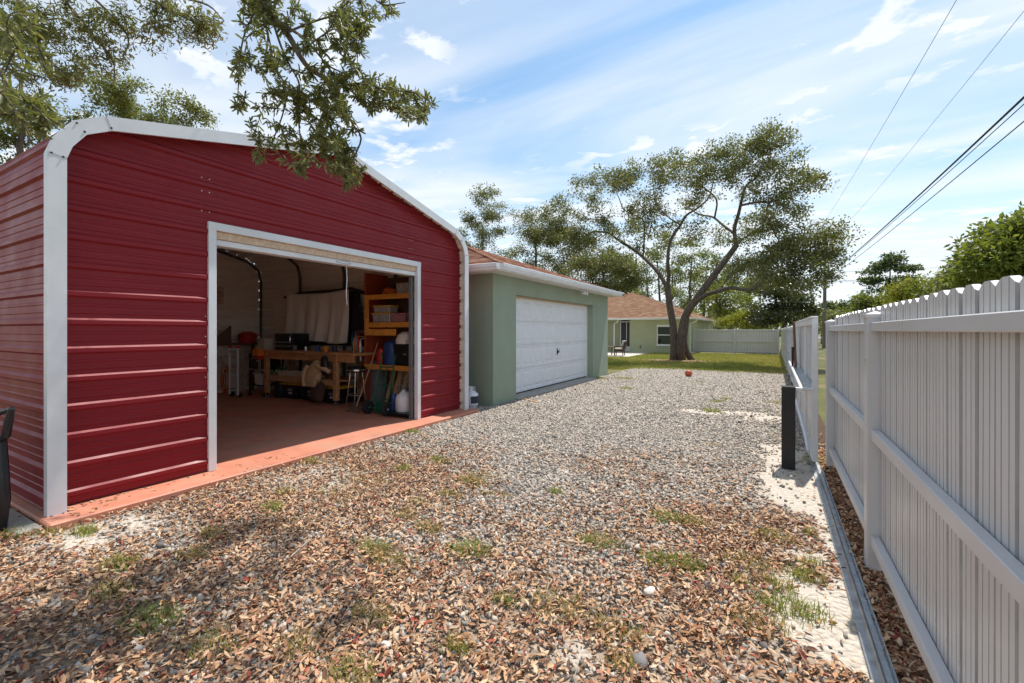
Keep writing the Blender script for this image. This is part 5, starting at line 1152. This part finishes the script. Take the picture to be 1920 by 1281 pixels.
CL = [(1400, 290, 0, 55, 30, 16), (1435, 270, 0, 45, 24, 10), (1340, 300, .5, 55, 30, 16), (1270, 318, .8, 50, 30, 13), (1215, 330, -1, 45, 28, 11), (1155, 335, -.6, 48, 28, 12), (1110, 360, 0, 45, 30, 11), (1480, 320, -1, 38, 30, 9), (1500, 365, -1.6, 40, 30, 10), (1452, 350, -1, 45, 30, 11),
      (1480, 415, -1.8, 45, 32, 11), (1420, 420, 2, 45, 32, 10), (1540, 448, -2, 38, 30, 10), (1555, 478, -2, 26, 22, 5), (1510, 470, -2.4, 42, 34, 11), (1470, 490, -2.5, 50, 32, 13), (1430, 475, -1, 48, 34, 14), (1405, 505, -1.2, 42, 26, 12), (1215, 380, -1.2, 50, 34, 11), (1300, 365, 1.5, 50, 30, 11),
      (1165, 425, .5, 48, 30, 10), (1110, 420, 0, 48, 32, 11), (1075, 460, 0, 48, 34, 12), (1125, 478, .4, 45, 26, 11), (1165, 505, 1, 40, 22, 9), (1300, 435, 0, 50, 24, 6), (1230, 425, 0, 38, 26, 6), (1520, 520, -2.8, 38, 22, 8), (1465, 530, -2.6, 36, 18, 7), (1360, 450, 1.5, 28, 22, 4), (1380, 340, -.5, 40, 28, 8), (1570, 440, -2, 14, 10, 2), (1440, 250, 0, 16, 10, 3)]
ends = []
pxm = TY/FPX*1.0
for u, v, dy, ru, rv, n in CL:
    c = q(u, v, dy); rr = np.array((ru*.033, 1.6, rv*.033)); ends += list(ell(rng, c, rr, n*2, .2))
ok.grow(ends, maxr=.07)
cen = []
for P, r in ok.ends: cen += [P[-1], P[-2]+rng.normal(size=3)*.12]
pos, ax = clump_leaves(rng, cen, 50, .50, .6)
leaf_mesh('crown', pos, ax, rng.uniform(.09, .17, len(pos)), M_oak, ok.root, rng, bright=np.repeat(rng.uniform(-.3, .3, len(cen)), 50))
ok.finish()

# ---- generic background trees
def bg_tree(name, label, base, H, clumps, leaf, per, m, seed, lean=(0, 0), tr=.22, n_end=10, rad=.8, group=None, bark=M_bark, crown_from=.35, flat=.65):
    """clumps: (dx, dy, z, rx, ry, rz, n) relative to the base"""
    rg = np.random.RandomState(seed); t = Tree(name, label, base, rg, bark, group=group); b = np.array(base, float)
    top = b+np.array((lean[0], lean[1], H*.86))
    t.limb([b-(0, 0, .3), b+np.array((lean[0]*.2, lean[1]*.2, H*.25)), b+np.array((lean[0]*.55, lean[1]*.5, H*.55)), top], tr, tr*.2, 8, 5, tr*.15)
    es = []
    for dx, dy, z, rx_, ry_, rz_, n in clumps: es += list(ell(rg, b+np.array((dx, dy, z)), (rx_, ry_, rz_), n, .15))
    skip = int(len(t.nodes)*crown_from); t.grow(es, maxr=tr*.45, skip=skip)
    cen = [P[-1] for P, r in t.ends]+[P[-2] for P, r in t.ends]
    pos, ax = clump_leaves(rg, cen, per, rad, flat)
    leaf_mesh('crown', pos, ax, rg.uniform(leaf*.65, leaf*1.25, len(pos)), m, t.root, rg, bright=np.repeat(rg.uniform(-.25, .25, len(cen)), per)); t.finish(); return t
def B(u, y): p = py(u, 620, y); return np.array((p[0], y, 0.))
def clumps_px(base, y, lst, thick):
    out = []
    for u, v, ru, rv, n in lst:
        c = py(u, v, y); s = (y*cs-c[0]*sn)/FPX; out.append((c[0]-base[0], random.uniform(-.4, .4)*thick, c[2], ru*s, thick, rv*s, n))
    return out
yy = 24.0; b = B(905, yy)
bg_tree('oak_tree', 'slender loose-crowned oak rising above the garage roof', b, 9.6, clumps_px(b, yy, [(905, 370, 30, 26, 12), (925, 400, 30, 24, 12), (885, 420, 32, 22, 12), (870, 455, 28, 22, 10), (930, 445, 36, 22, 12), (900, 470, 50, 20, 14)], 1.3), .12, 80, M_oak, 21, tr=.16, rad=.42)
yy = 25.0; b = B(1005, yy)
bg_tree('oak_tree', 'dense oak behind the garage roof, left of the spreading oak', b, 8.6, clumps_px(b, yy, [(1000, 415, 40, 26, 12), (1045, 395, 40, 26, 14), (985, 455, 45, 26, 18), (1050, 445, 48, 30, 22), (950, 490, 36, 20, 12), (1025, 430, 50, 30, 16), (1085, 455, 40, 30, 14), (1010, 495, 60, 26, 18), (1070, 500, 50, 30, 18)], 1.8), .12, 90, M_oak, 22, tr=.22, rad=.5)
yy = 22.5; b = B(1130, yy)
bg_tree('oak_tree', 'low dark oak drooping over the far end of the garage roof', b, 6.6, clumps_px(b, yy, [(1100, 505, 40, 24, 18), (1145, 495, 42, 28, 20), (1180, 515, 30, 22, 14), (1120, 535, 46, 20, 16), (1165, 540, 34, 14, 10)], 1.5), .12, 90, M_oak, 23, tr=.18, rad=.45)
# tall pines and hardwoods in the wood behind the house, each one a tree
wood = [(1195, 62, 430, .30, 0), (1215, 66, 470, .26, 1), (1240, 60, 440, .30, 1), (1262, 70, 455, .28, 0), (1290, 58, 450, .30, 1), (1318, 66, 470, .26, 2), (1345, 60, 480, .28, 1), (1372, 70, 500, .26, 0), (1400, 62, 520, .24, 2), (1178, 56, 480, .26, 2), (1430, 74, 535, .22, 0), (1150, 64, 470, .26, 0), (1330, 78, 520, .2, 0), (1280, 80, 500, .2, 2)]
wl = ['tall dark pine in the wood behind the house', 'tall olive oak in the wood behind the house', 'bright green hardwood in the wood behind the house']
ordn = ['first', 'second', 'third', 'fourth', 'fifth', 'sixth', 'seventh']
cnt = [0, 0, 0]; wood.sort(key=lambda a: a[0])
for i, (u, yy, vt, tr_, kd) in enumerate(wood):
    b = B(u, yy); s = yy/FPX; H = CH+(620-vt)*s*.95
    lst = [(u+random.uniform(-14, 14), v, random.uniform(14, 24), random.uniform(10, 18), 7) for v in np.linspace(vt+8, 575 if kd else 540, 5 if kd else 4)]
    lab = wl[kd]+', '+ordn[cnt[kd]]+' of its kind from the left'; cnt[kd] += 1
    bg_tree(('pine_tree', 'oak_tree', 'hardwood_tree')[kd], lab, b, H, clumps_px(b, yy, lst, 1.6), .30, 34, (M_pine, M_oak2, M_bright)[kd], 40+i, lean=(random.uniform(-.6, .6), 0), tr=tr_*.8, rad=1.0, group='trees in the wood behind the house', crown_from=.3)
# shrubs and trees by the back corner
yy = 42; b = B(1400, yy); bg_tree('yellow_shrub', 'bright yellow-green shrub rising behind the far fence', b, 3.2, clumps_px(b, yy, [(1375, 598, 22, 10, 10), (1400, 590, 26, 14, 12), (1430, 600, 26, 10, 10), (1360, 606, 14, 8, 6), (1410, 607, 30, 8, 9)], .9), .17, 50, M_yelg, 61, tr=.07, rad=.5)
yy = 46; b = B(1350, yy); bg_tree('hardwood_tree', 'light green leafy tree between the oak trunks and the yellow shrub', b, 6.0, clumps_px(b, yy, [(1335, 560, 30, 18, 12), (1365, 545, 30, 18, 12), (1385, 570, 26, 16, 10), (1345, 585, 34, 14, 10)], 1.4), .2, 44, M_bright, 62, tr=.14, rad=.7)
yy = 40; b = B(1470, yy); bg_tree('magnolia_tree', 'dark glossy magnolia behind the back corner of the fence', b, 6.4, clumps_px(b, yy, [(1440, 545, 26, 18, 14), (1470, 530, 30, 16, 14), (1480, 565, 40, 20, 24), (1435, 580, 26, 20, 16), (1515, 585, 22, 18, 14), (1460, 600, 50, 14, 22), (1420, 600, 20, 12, 8)], 1.8), .22, 50, M_mag, 63, tr=.2, rad=.55)
yy = 120
for i, (u, vt, lab) in enumerate(((1553, 565, 'small distant round tree right of the utility pole'), (1580, 567, 'distant dark tree top left of the tall pine beyond the fence'))):
    b = B(u, yy); bg_tree('distant_tree', lab, b, 8, clumps_px(b, yy, [(u, vt+8, 10, 8, 8), (u, vt+22, 14, 10, 10)], 1.8), .6, 30, M_pine, 70+i, tr=.2, rad=1.2)
for i, (u, yy, lab) in enumerate(((1540, 70, 'low olive bush beyond the gate, left of the others'), (1565, 62, 'low olive bush seen through the gap beside the gate'), (1600, 66, 'low olive bush left of the yellow hedge'), (1520, 78, 'low olive bush behind the utility pole'))):
    b = B(u, yy); bg_tree('roadside_bush', lab, b, 3.4, clumps_px(b, yy, [(u, 605, 26, 12, 14), (u+10, 590, 18, 8, 8), (u-12, 612, 20, 10, 10)], 1.5), .3, 34, M_oak2, 80+i, tr=.08, rad=.8, group='bushes along the road')
yy = 48; b = B(1668, yy); bg_tree('pine_tree', 'tall dark pine standing alone beyond the right fence', b, 8.6, clumps_px(b, yy, [(1670, 488, 24, 10, 10), (1650, 503, 28, 10, 10), (1695, 505, 26, 10, 9), (1632, 525, 22, 10, 8), (1690, 530, 30, 12, 9), (1655, 545, 30, 12, 8)], 1.6), .24, 44, M_pine, 64, tr=.16, rad=.6, flat=.4)
for i, (u, v, ru, rv, yy, lab) in enumerate(((1640, 562, 34, 14, 30, 'yellow-green hedge bush above the fence, leftmost of three'), (1710, 545, 38, 18, 28, 'yellow-green hedge bush above the fence, middle of three'), (1780, 530, 40, 18, 26, 'yellow-green hedge bush above the fence, rightmost of three'))):
    b = B(u, yy); bg_tree('hedge_bush', lab, b, 3.4, clumps_px(b, yy, [(u, v, ru, rv, 22), (u-20, v+18, ru, rv, 16), (u+15, v+24, ru, rv, 16), (u, v+50, ru, rv*1.6, 14)], 1.2), .15, 44, M_yelg if i == 1 else M_bright, 90+i, tr=.09, rad=.5, group='hedge bushes beyond the right fence')
yy = 17; b = B(1905, yy); bg_tree('laurel_tree', 'big green tree rising above the right end of the fence', b, 5.6, clumps_px(b, yy, [(1905, 430, 40, 22, 18), (1865, 465, 48, 26, 24), (1940, 480, 60, 50, 36), (1835, 495, 38, 20, 16), (1880, 515, 60, 24, 24), (1990, 440, 60, 50, 24)], 1.6), .15, 60, M_bright, 65, tr=.16, rad=.42)
yy = 22; b = B(1800, yy); bg_tree('laurel_tree', 'darker green tree filling the gap left of the big tree', b, 4.0, clumps_px(b, yy, [(1815, 510, 30, 14, 12), (1850, 520, 40, 18, 16), (1790, 535, 34, 14, 12)], 1.2), .16, 50, M_oak2, 66, tr=.1, rad=.5)
# trees behind the shed at the left
for i, (u, X_, lst, lab) in enumerate(((260, -19, [(230, 170, 40, 26, 12), (290, 190, 50, 26, 14), (350, 205, 34, 20, 10), (190, 200, 46, 30, 12), (260, 225, 80, 24, 16), (160, 230, 40, 26, 8)], 'pale sunlit oak crown showing above the left of the shed roof'), (40, -17, [(30, 240, 50, 40, 14), (80, 200, 40, 26, 10), (10, 300, 50, 40, 12)], 'oak crown behind the far left corner of the shed'))):
    b = px(u, 620, X_); b[2] = 0; yy = b[1]
    cl = []
    for (a, v, ru, rv, n) in lst:
        d_ = pdir(a, v); t_ = (-X_*sn+yy*cs); c = ORG+d_*t_; s = t_/FPX; cl.append((c[0]-b[0], c[1]-b[1]+random.uniform(-.8, .8), c[2], ru*s, 1.5, rv*s, n))
    bg_tree('oak_tree', lab, b, 9.6, cl, .10, 90, M_oak2, 100+i, tr=.2, rad=.36)
# ---- a tree line on the horizon behind everything (nobody could count it)
rg = np.random.RandomState(5); n = 26000
ang = rg.uniform(-1.25, 1.0, n); dist = rg.uniform(140, 190, n); pos = np.stack([dist*np.sin(ang), dist*np.cos(ang), np.zeros(n)], -1)
hh = 6+5*fbm(ang*9+3, dist*0+1, 3.0, 4); pos[:, 2] = hh*rg.rand(n)**.6
leaf_mesh('distant_wood', pos, rg.normal(size=(n, 3)), rg.uniform(1.2, 2.6, n), M_oak2, None, rg)
tag(bpy.data.objects['distant_wood'], 'far dark green tree line along the horizon', 'wood', kind='stuff')

# ---- the oak the camera stands under: trunk behind the camera, boughs over the shed
rng = np.random.RandomState(31)
oh = Tree('overhanging_oak', 'oak whose leafy boughs hang into the top left of the view', (-4.6, -2.6, 0), rng, M_bark)
oh.limb([(-4.6, -2.6, -.2), (-4.5, -2.5, 1.5), (-4.6, -2.2, 3.2), (-4.7, -1.6, 4.6)], .30, .2, 12)
oh.limb([(-4.7, -1.6, 4.6), (-4.3, -.4, 5.6), (-3.7, .8, 5.6), pd(470, -60, 3.5), pd(490, 0, 3.5)], .13, .03)
oh.limb([(-4.7, -1.6, 4.6), (-5.6, -.4, 5.8), (-6.4, .8, 6.4), (-7.4, 2.4, 7.0)], .13, .05)
oh.limb([(-4.7, -1.6, 4.6), (-4.4, -1.0, 4.6), (-3.9, -.3, 4.3), pd(-90, -40, 2.6), pd(-40, 20, 2.5)], .10, .02)
n0 = len(oh.nodes)
T0 = 3.6
def pl(l, t): return [pd(u, v, t+(o[0] if o else 0)) for u, v, *o in l]
oh.limb(pl([(490, 0), (501, 23), (527, 49), (544, 72), (562, 104), (579, 127), (608, 147), (631, 165)], 3.5), .028, .014, 8)
oh.limb(pl([(631, 165), (648, 160), (677, 157), (703, 162), (732, 170), (775, 173), (805, 190)], 3.5), .012, .004, 6)
oh.limb(pl([(530, 46), (562, 66), (579, 81), (596, 101), (617, 124), (650, 140)], 3.45), .012, .005, 6)
oh.limb(pl([(608, 147), (619, 167), (645, 202), (660, 231), (677, 260), (660, 303), (645, 345)], 3.55), .012, .004, 6)
oh.limb(pl([(510, 35), (527, 87), (544, 124), (562, 162), (560, 231), (570, 290)], 3.6), .010, .004, 6)
oh.limb(pl([(490, 5), (515, 121), (535, 162), (530, 215), (500, 290)], 3.65), .010, .004, 6)
oh.limb(pl([(490, 0), (460, 60), (450, 110), (447, 160), (445, 195)], 3.7), .008, .003, 6)
oh.limb(pl([(540, 60), (590, 40), (640, 30), (670, 60), (665, 90)], 3.45), .009, .003, 6)
oh.limb(pl([(490, 0), (580, -30), (680, -20), (715, 8), (760, 5)], 3.4), .010, .003, 6)
oh.limb(pl([(560, 100), (600, 70), (630, 55), (650, 90), (660, 130)], 3.45), .007, .003, 5)
oh.limb(pl([(-40, 20), (10, 60), (45, 60), (70, 90), (85, 130)], 2.4), .012, .004, 6)
oh.limb(pl([(-40, 20), (-10, 110), (15, 160), (50, 190), (80, 215), (95, 245)], 2.3), .010, .003, 6)
oh.limb(pl([(-30, 100), (0, 190), (35, 220), (55, 255), (50, 275)], 2.3), .008, .003, 6)
near_nodes = list(range(n0, len(oh.nodes)))
# leafy side shoots along the near stems
def shoots(t, boxes, n, t0):
    es = []
    for (u, v, ru, rv, k) in boxes:
        for _ in range(int(k*n)):
            a = rng.uniform(0, 6.28); r = math.sqrt(rng.rand()); es.append(pd(u+ru*r*math.cos(a), v+rv*r*math.sin(a), t0+rng.normal()*.18))
    return es
es = shoots(oh, [(500, 25, 60, 45, 26), (480, 120, 45, 50, 12), (560, 130, 60, 60, 20), (520, 215, 55, 70, 22), (585, 230, 45, 70, 24), (640, 240, 40, 70, 26), (655, 310, 26, 45, 14), (590, 280, 50, 36, 14), (650, 100, 34, 70, 20), (660, 30, 40, 40, 14), (710, 175, 50, 34, 22), (775, 195, 40, 34, 16), (720, 15, 40, 16, 4), (450, 190, 16, 26, 3), (480, 280, 12, 20, 2), (565, 320, 14, 16, 3), (640, 165, 50, 40, 14), (610, 60, 50, 50, 14)], 1.75, 3.55)
k0 = len(oh.ends); oh.grow(es, maxr=.006, sides=4, sag=.02, skip=n0)
es2 = shoots(oh, [(40, 75, 55, 70, 18), (25, 190, 45, 70, 12), (70, 215, 34, 40, 10)], 1.1, 2.35)
oh.grow(es2, maxr=.005, sides=4, sag=.02, skip=n0)
k1 = len(oh.ends)
def along(ends, per, lo=.25):
    P_, D_ = [], []
    for P, r in ends:
        m = len(P)
        for j in range(per):
            f = lo+(1-lo)*(j+.3*rng.rand())/per; x = f*(m-1); i = min(int(x), m-2); p = P[i]+(P[i+1]-P[i])*(x-i); d = unit(P[i+1]-P[i])
            sd_ = unit(rng.normal(size=3)); D_.append(unit(d*.45+sd_*.95+np.array((0, 0, -.2)))); P_.append(p)
    return np.array(P_), np.array(D_)
pos, ax = along(oh.ends[k0:k1], 20)
leaf_mesh('leaves', pos, ax, rng.uniform(.038, .075, len(pos)), M_oak, oh.root, rng, near=True, wid=.68)
# higher, farther boughs filling the corner of the sky
n1 = len(oh.nodes)
for l in ([(60, -60), (120, 0), (170, 60), (210, 110), (215, 150)], [(60, -60), (140, -30), (200, 20), (240, 70), (230, 110)], [(120, -80), (220, -30), (300, 10), (360, 40), (415, 70)], [(20, -40), (60, 60), (100, 120), (150, 150)], [(250, -60), (330, -10), (390, 10), (420, 40)], [(-40, -20), (0, 80), (40, 130), (90, 150)]):
    P = pl(l, 7.6); oh.limb([np.array((-6.6, 1.2, 6.5))]+P, .035, .008, 6)
es3 = shoots(oh, [(150, 60, 60, 60, 34), (205, 110, 34, 40, 14), (110, 30, 110, 40, 34), (60, 90, 60, 60, 24), (260, 25, 70, 40, 26), (340, 30, 60, 40, 26), (390, 55, 36, 34, 14), (300, 70, 50, 24, 8), (130, 130, 50, 30, 12), (20, 40, 60, 60, 20), (60, 140, 60, 30, 10)], 1.3, 7.6)
k2 = len(oh.ends); oh.grow(es3, maxr=.012, sides=4, sag=.03, skip=n1)
pos, ax = along(oh.ends[k2:], 30, .15); pos = pos+rng.normal(size=pos.shape)*.06
leaf_mesh('leaves', pos, ax, rng.uniform(.055, .095, len(pos)), M_oak, oh.root, rng, near=True, wid=.82)
# higher boughs above the picture whose shade dapples the ground
n3 = len(oh.nodes); SV = np.array(SUN)/SUN.z; tops = []
for u, v, r, k in ((300, 1060, .35, 5), (420, 1012, .35, 5), (545, 985, .25, 4), (250, 1165, .3, 4), (110, 1130, .4, 5), (200, 1085, .3, 4), (470, 1040, .3, 4), (60, 1230, .4, 5), (660, 1175, .25, 3), (340, 1240, .3, 3), (40, 1010, .3, 4)):
    c = pg(u, v)+SV*8.0
    for _ in range(k): tops.append(c+rng.normal(size=3)*(r, r, .35))
oh.limb([np.array((-4.7, -1.6, 4.6)), np.array((-4.2, .6, 7.0)), np.array((-3.4, 2.6, 7.9)), np.array((-2.6, 4.6, 8.2)), np.array((-2.2, 5.4, 8.2))], .12, .03, 8)
oh.limb([np.array((-3.9, 1.4, 7.4)), np.array((-4.2, 3.0, 8.0)), np.array((-4.3, 4.4, 8.2))], .05, .02, 7)
k3 = len(oh.ends); oh.grow(tops, maxr=.02, sides=4, sag=.03, skip=n3)
pos, ax = along(oh.ends[k3:], 60, .2); pos = pos+unit(rng.normal(size=pos.shape))*rng.rand(len(pos), 1)*.22
leaf_mesh('leaves', pos, ax, rng.uniform(.05, .09, len(pos)), M_oak, oh.root, rng, near=False)
oh.finish()

# ================================================================ UTILITY POLE AND WIRES
PX_, PY_ = 4.2, 52.5
up = thing('utility_pole', 'weathered wooden utility pole with a crossarm beyond the back corner', 'pole', (PX_, PY_, 0))
part(up, 'shaft', M_pole, lambda m: m.tube([(PX_, PY_, -.3), (PX_+.05, PY_, 5), (PX_+.1, PY_, 11.2)], [.17, .14, .11], 12), 0, True)
part(up, 'crossarm', M_pole, lambda m: m.box(PX_-1.1, PX_+1.3, PY_-.17, PY_-.06, 10.35, 10.47), .01)
for x in (-.9, .9): part(up, 'insulator', M_greyp, lambda m: m.lathe([(0, 10.47), (.04, 10.47), (.06, 10.52), (.03, 10.56), (.05, 10.6), (0, 10.64)], (PX_+x, PY_-.115, 0), 10), 0, True)
part(up, 'transformer', M_greyp, lambda m: m.lathe([(0, 8.3), (.2, 8.3), (.22, 8.4), (.22, 9.0), (.15, 9.1), (0, 9.12)], (PX_+.33, PY_-.1, 0), 14), 0, True)
def wire(x0, z0, x1, z1, r, lab, sag=.35):
    m = MB(); t = np.linspace(0, 1, 60)
    ys = PY_-.1+(-12-PY_)*t; m.tube(np.stack([x1+(x0-x1)*t, ys, z1+(z0-z1)*t-sag*4*t*(1-t)], -1), r, 5); tag(m.build('power_line', M_wire, smooth=True), lab, 'cable')
wire(4.2, 6.55, 4.3, 6.75, .024, 'thickest black cable overhead, running to the utility pole', .45)
wire(4.2, 6.35, 4.28, 6.7, .010, 'thin cable just below the thickest overhead cable', .45)
wire(4.2, 5.9, 4.25, 6.4, .012, 'lowest of the overhead cables above the right fence', .4)
wire(3.3, 8.2, 3.35, 10.6, .006, 'topmost thin overhead wire crossing the upper right sky', .6)
wire(5.1, 9.1, 5.1, 10.6, .006, 'second thin overhead wire below the topmost one', .6)
for i, (z, r, lab) in enumerate(((7.15, .012, 'upper side cable running right from the utility pole'), (6.35, .016, 'lower side cable running right from the utility pole'), (6.25, .012, 'thin side cable just under the lower one at the pole'))):
    m = MB(); t = np.linspace(0, 1, 24); m.tube(np.stack([PX_+.1+60*t, PY_+0*t, z-.8*4*t*(1-t)*.5+1.0*t], -1), r, 5); tag(m.build('power_line', M_wire, smooth=True), lab, 'cable')
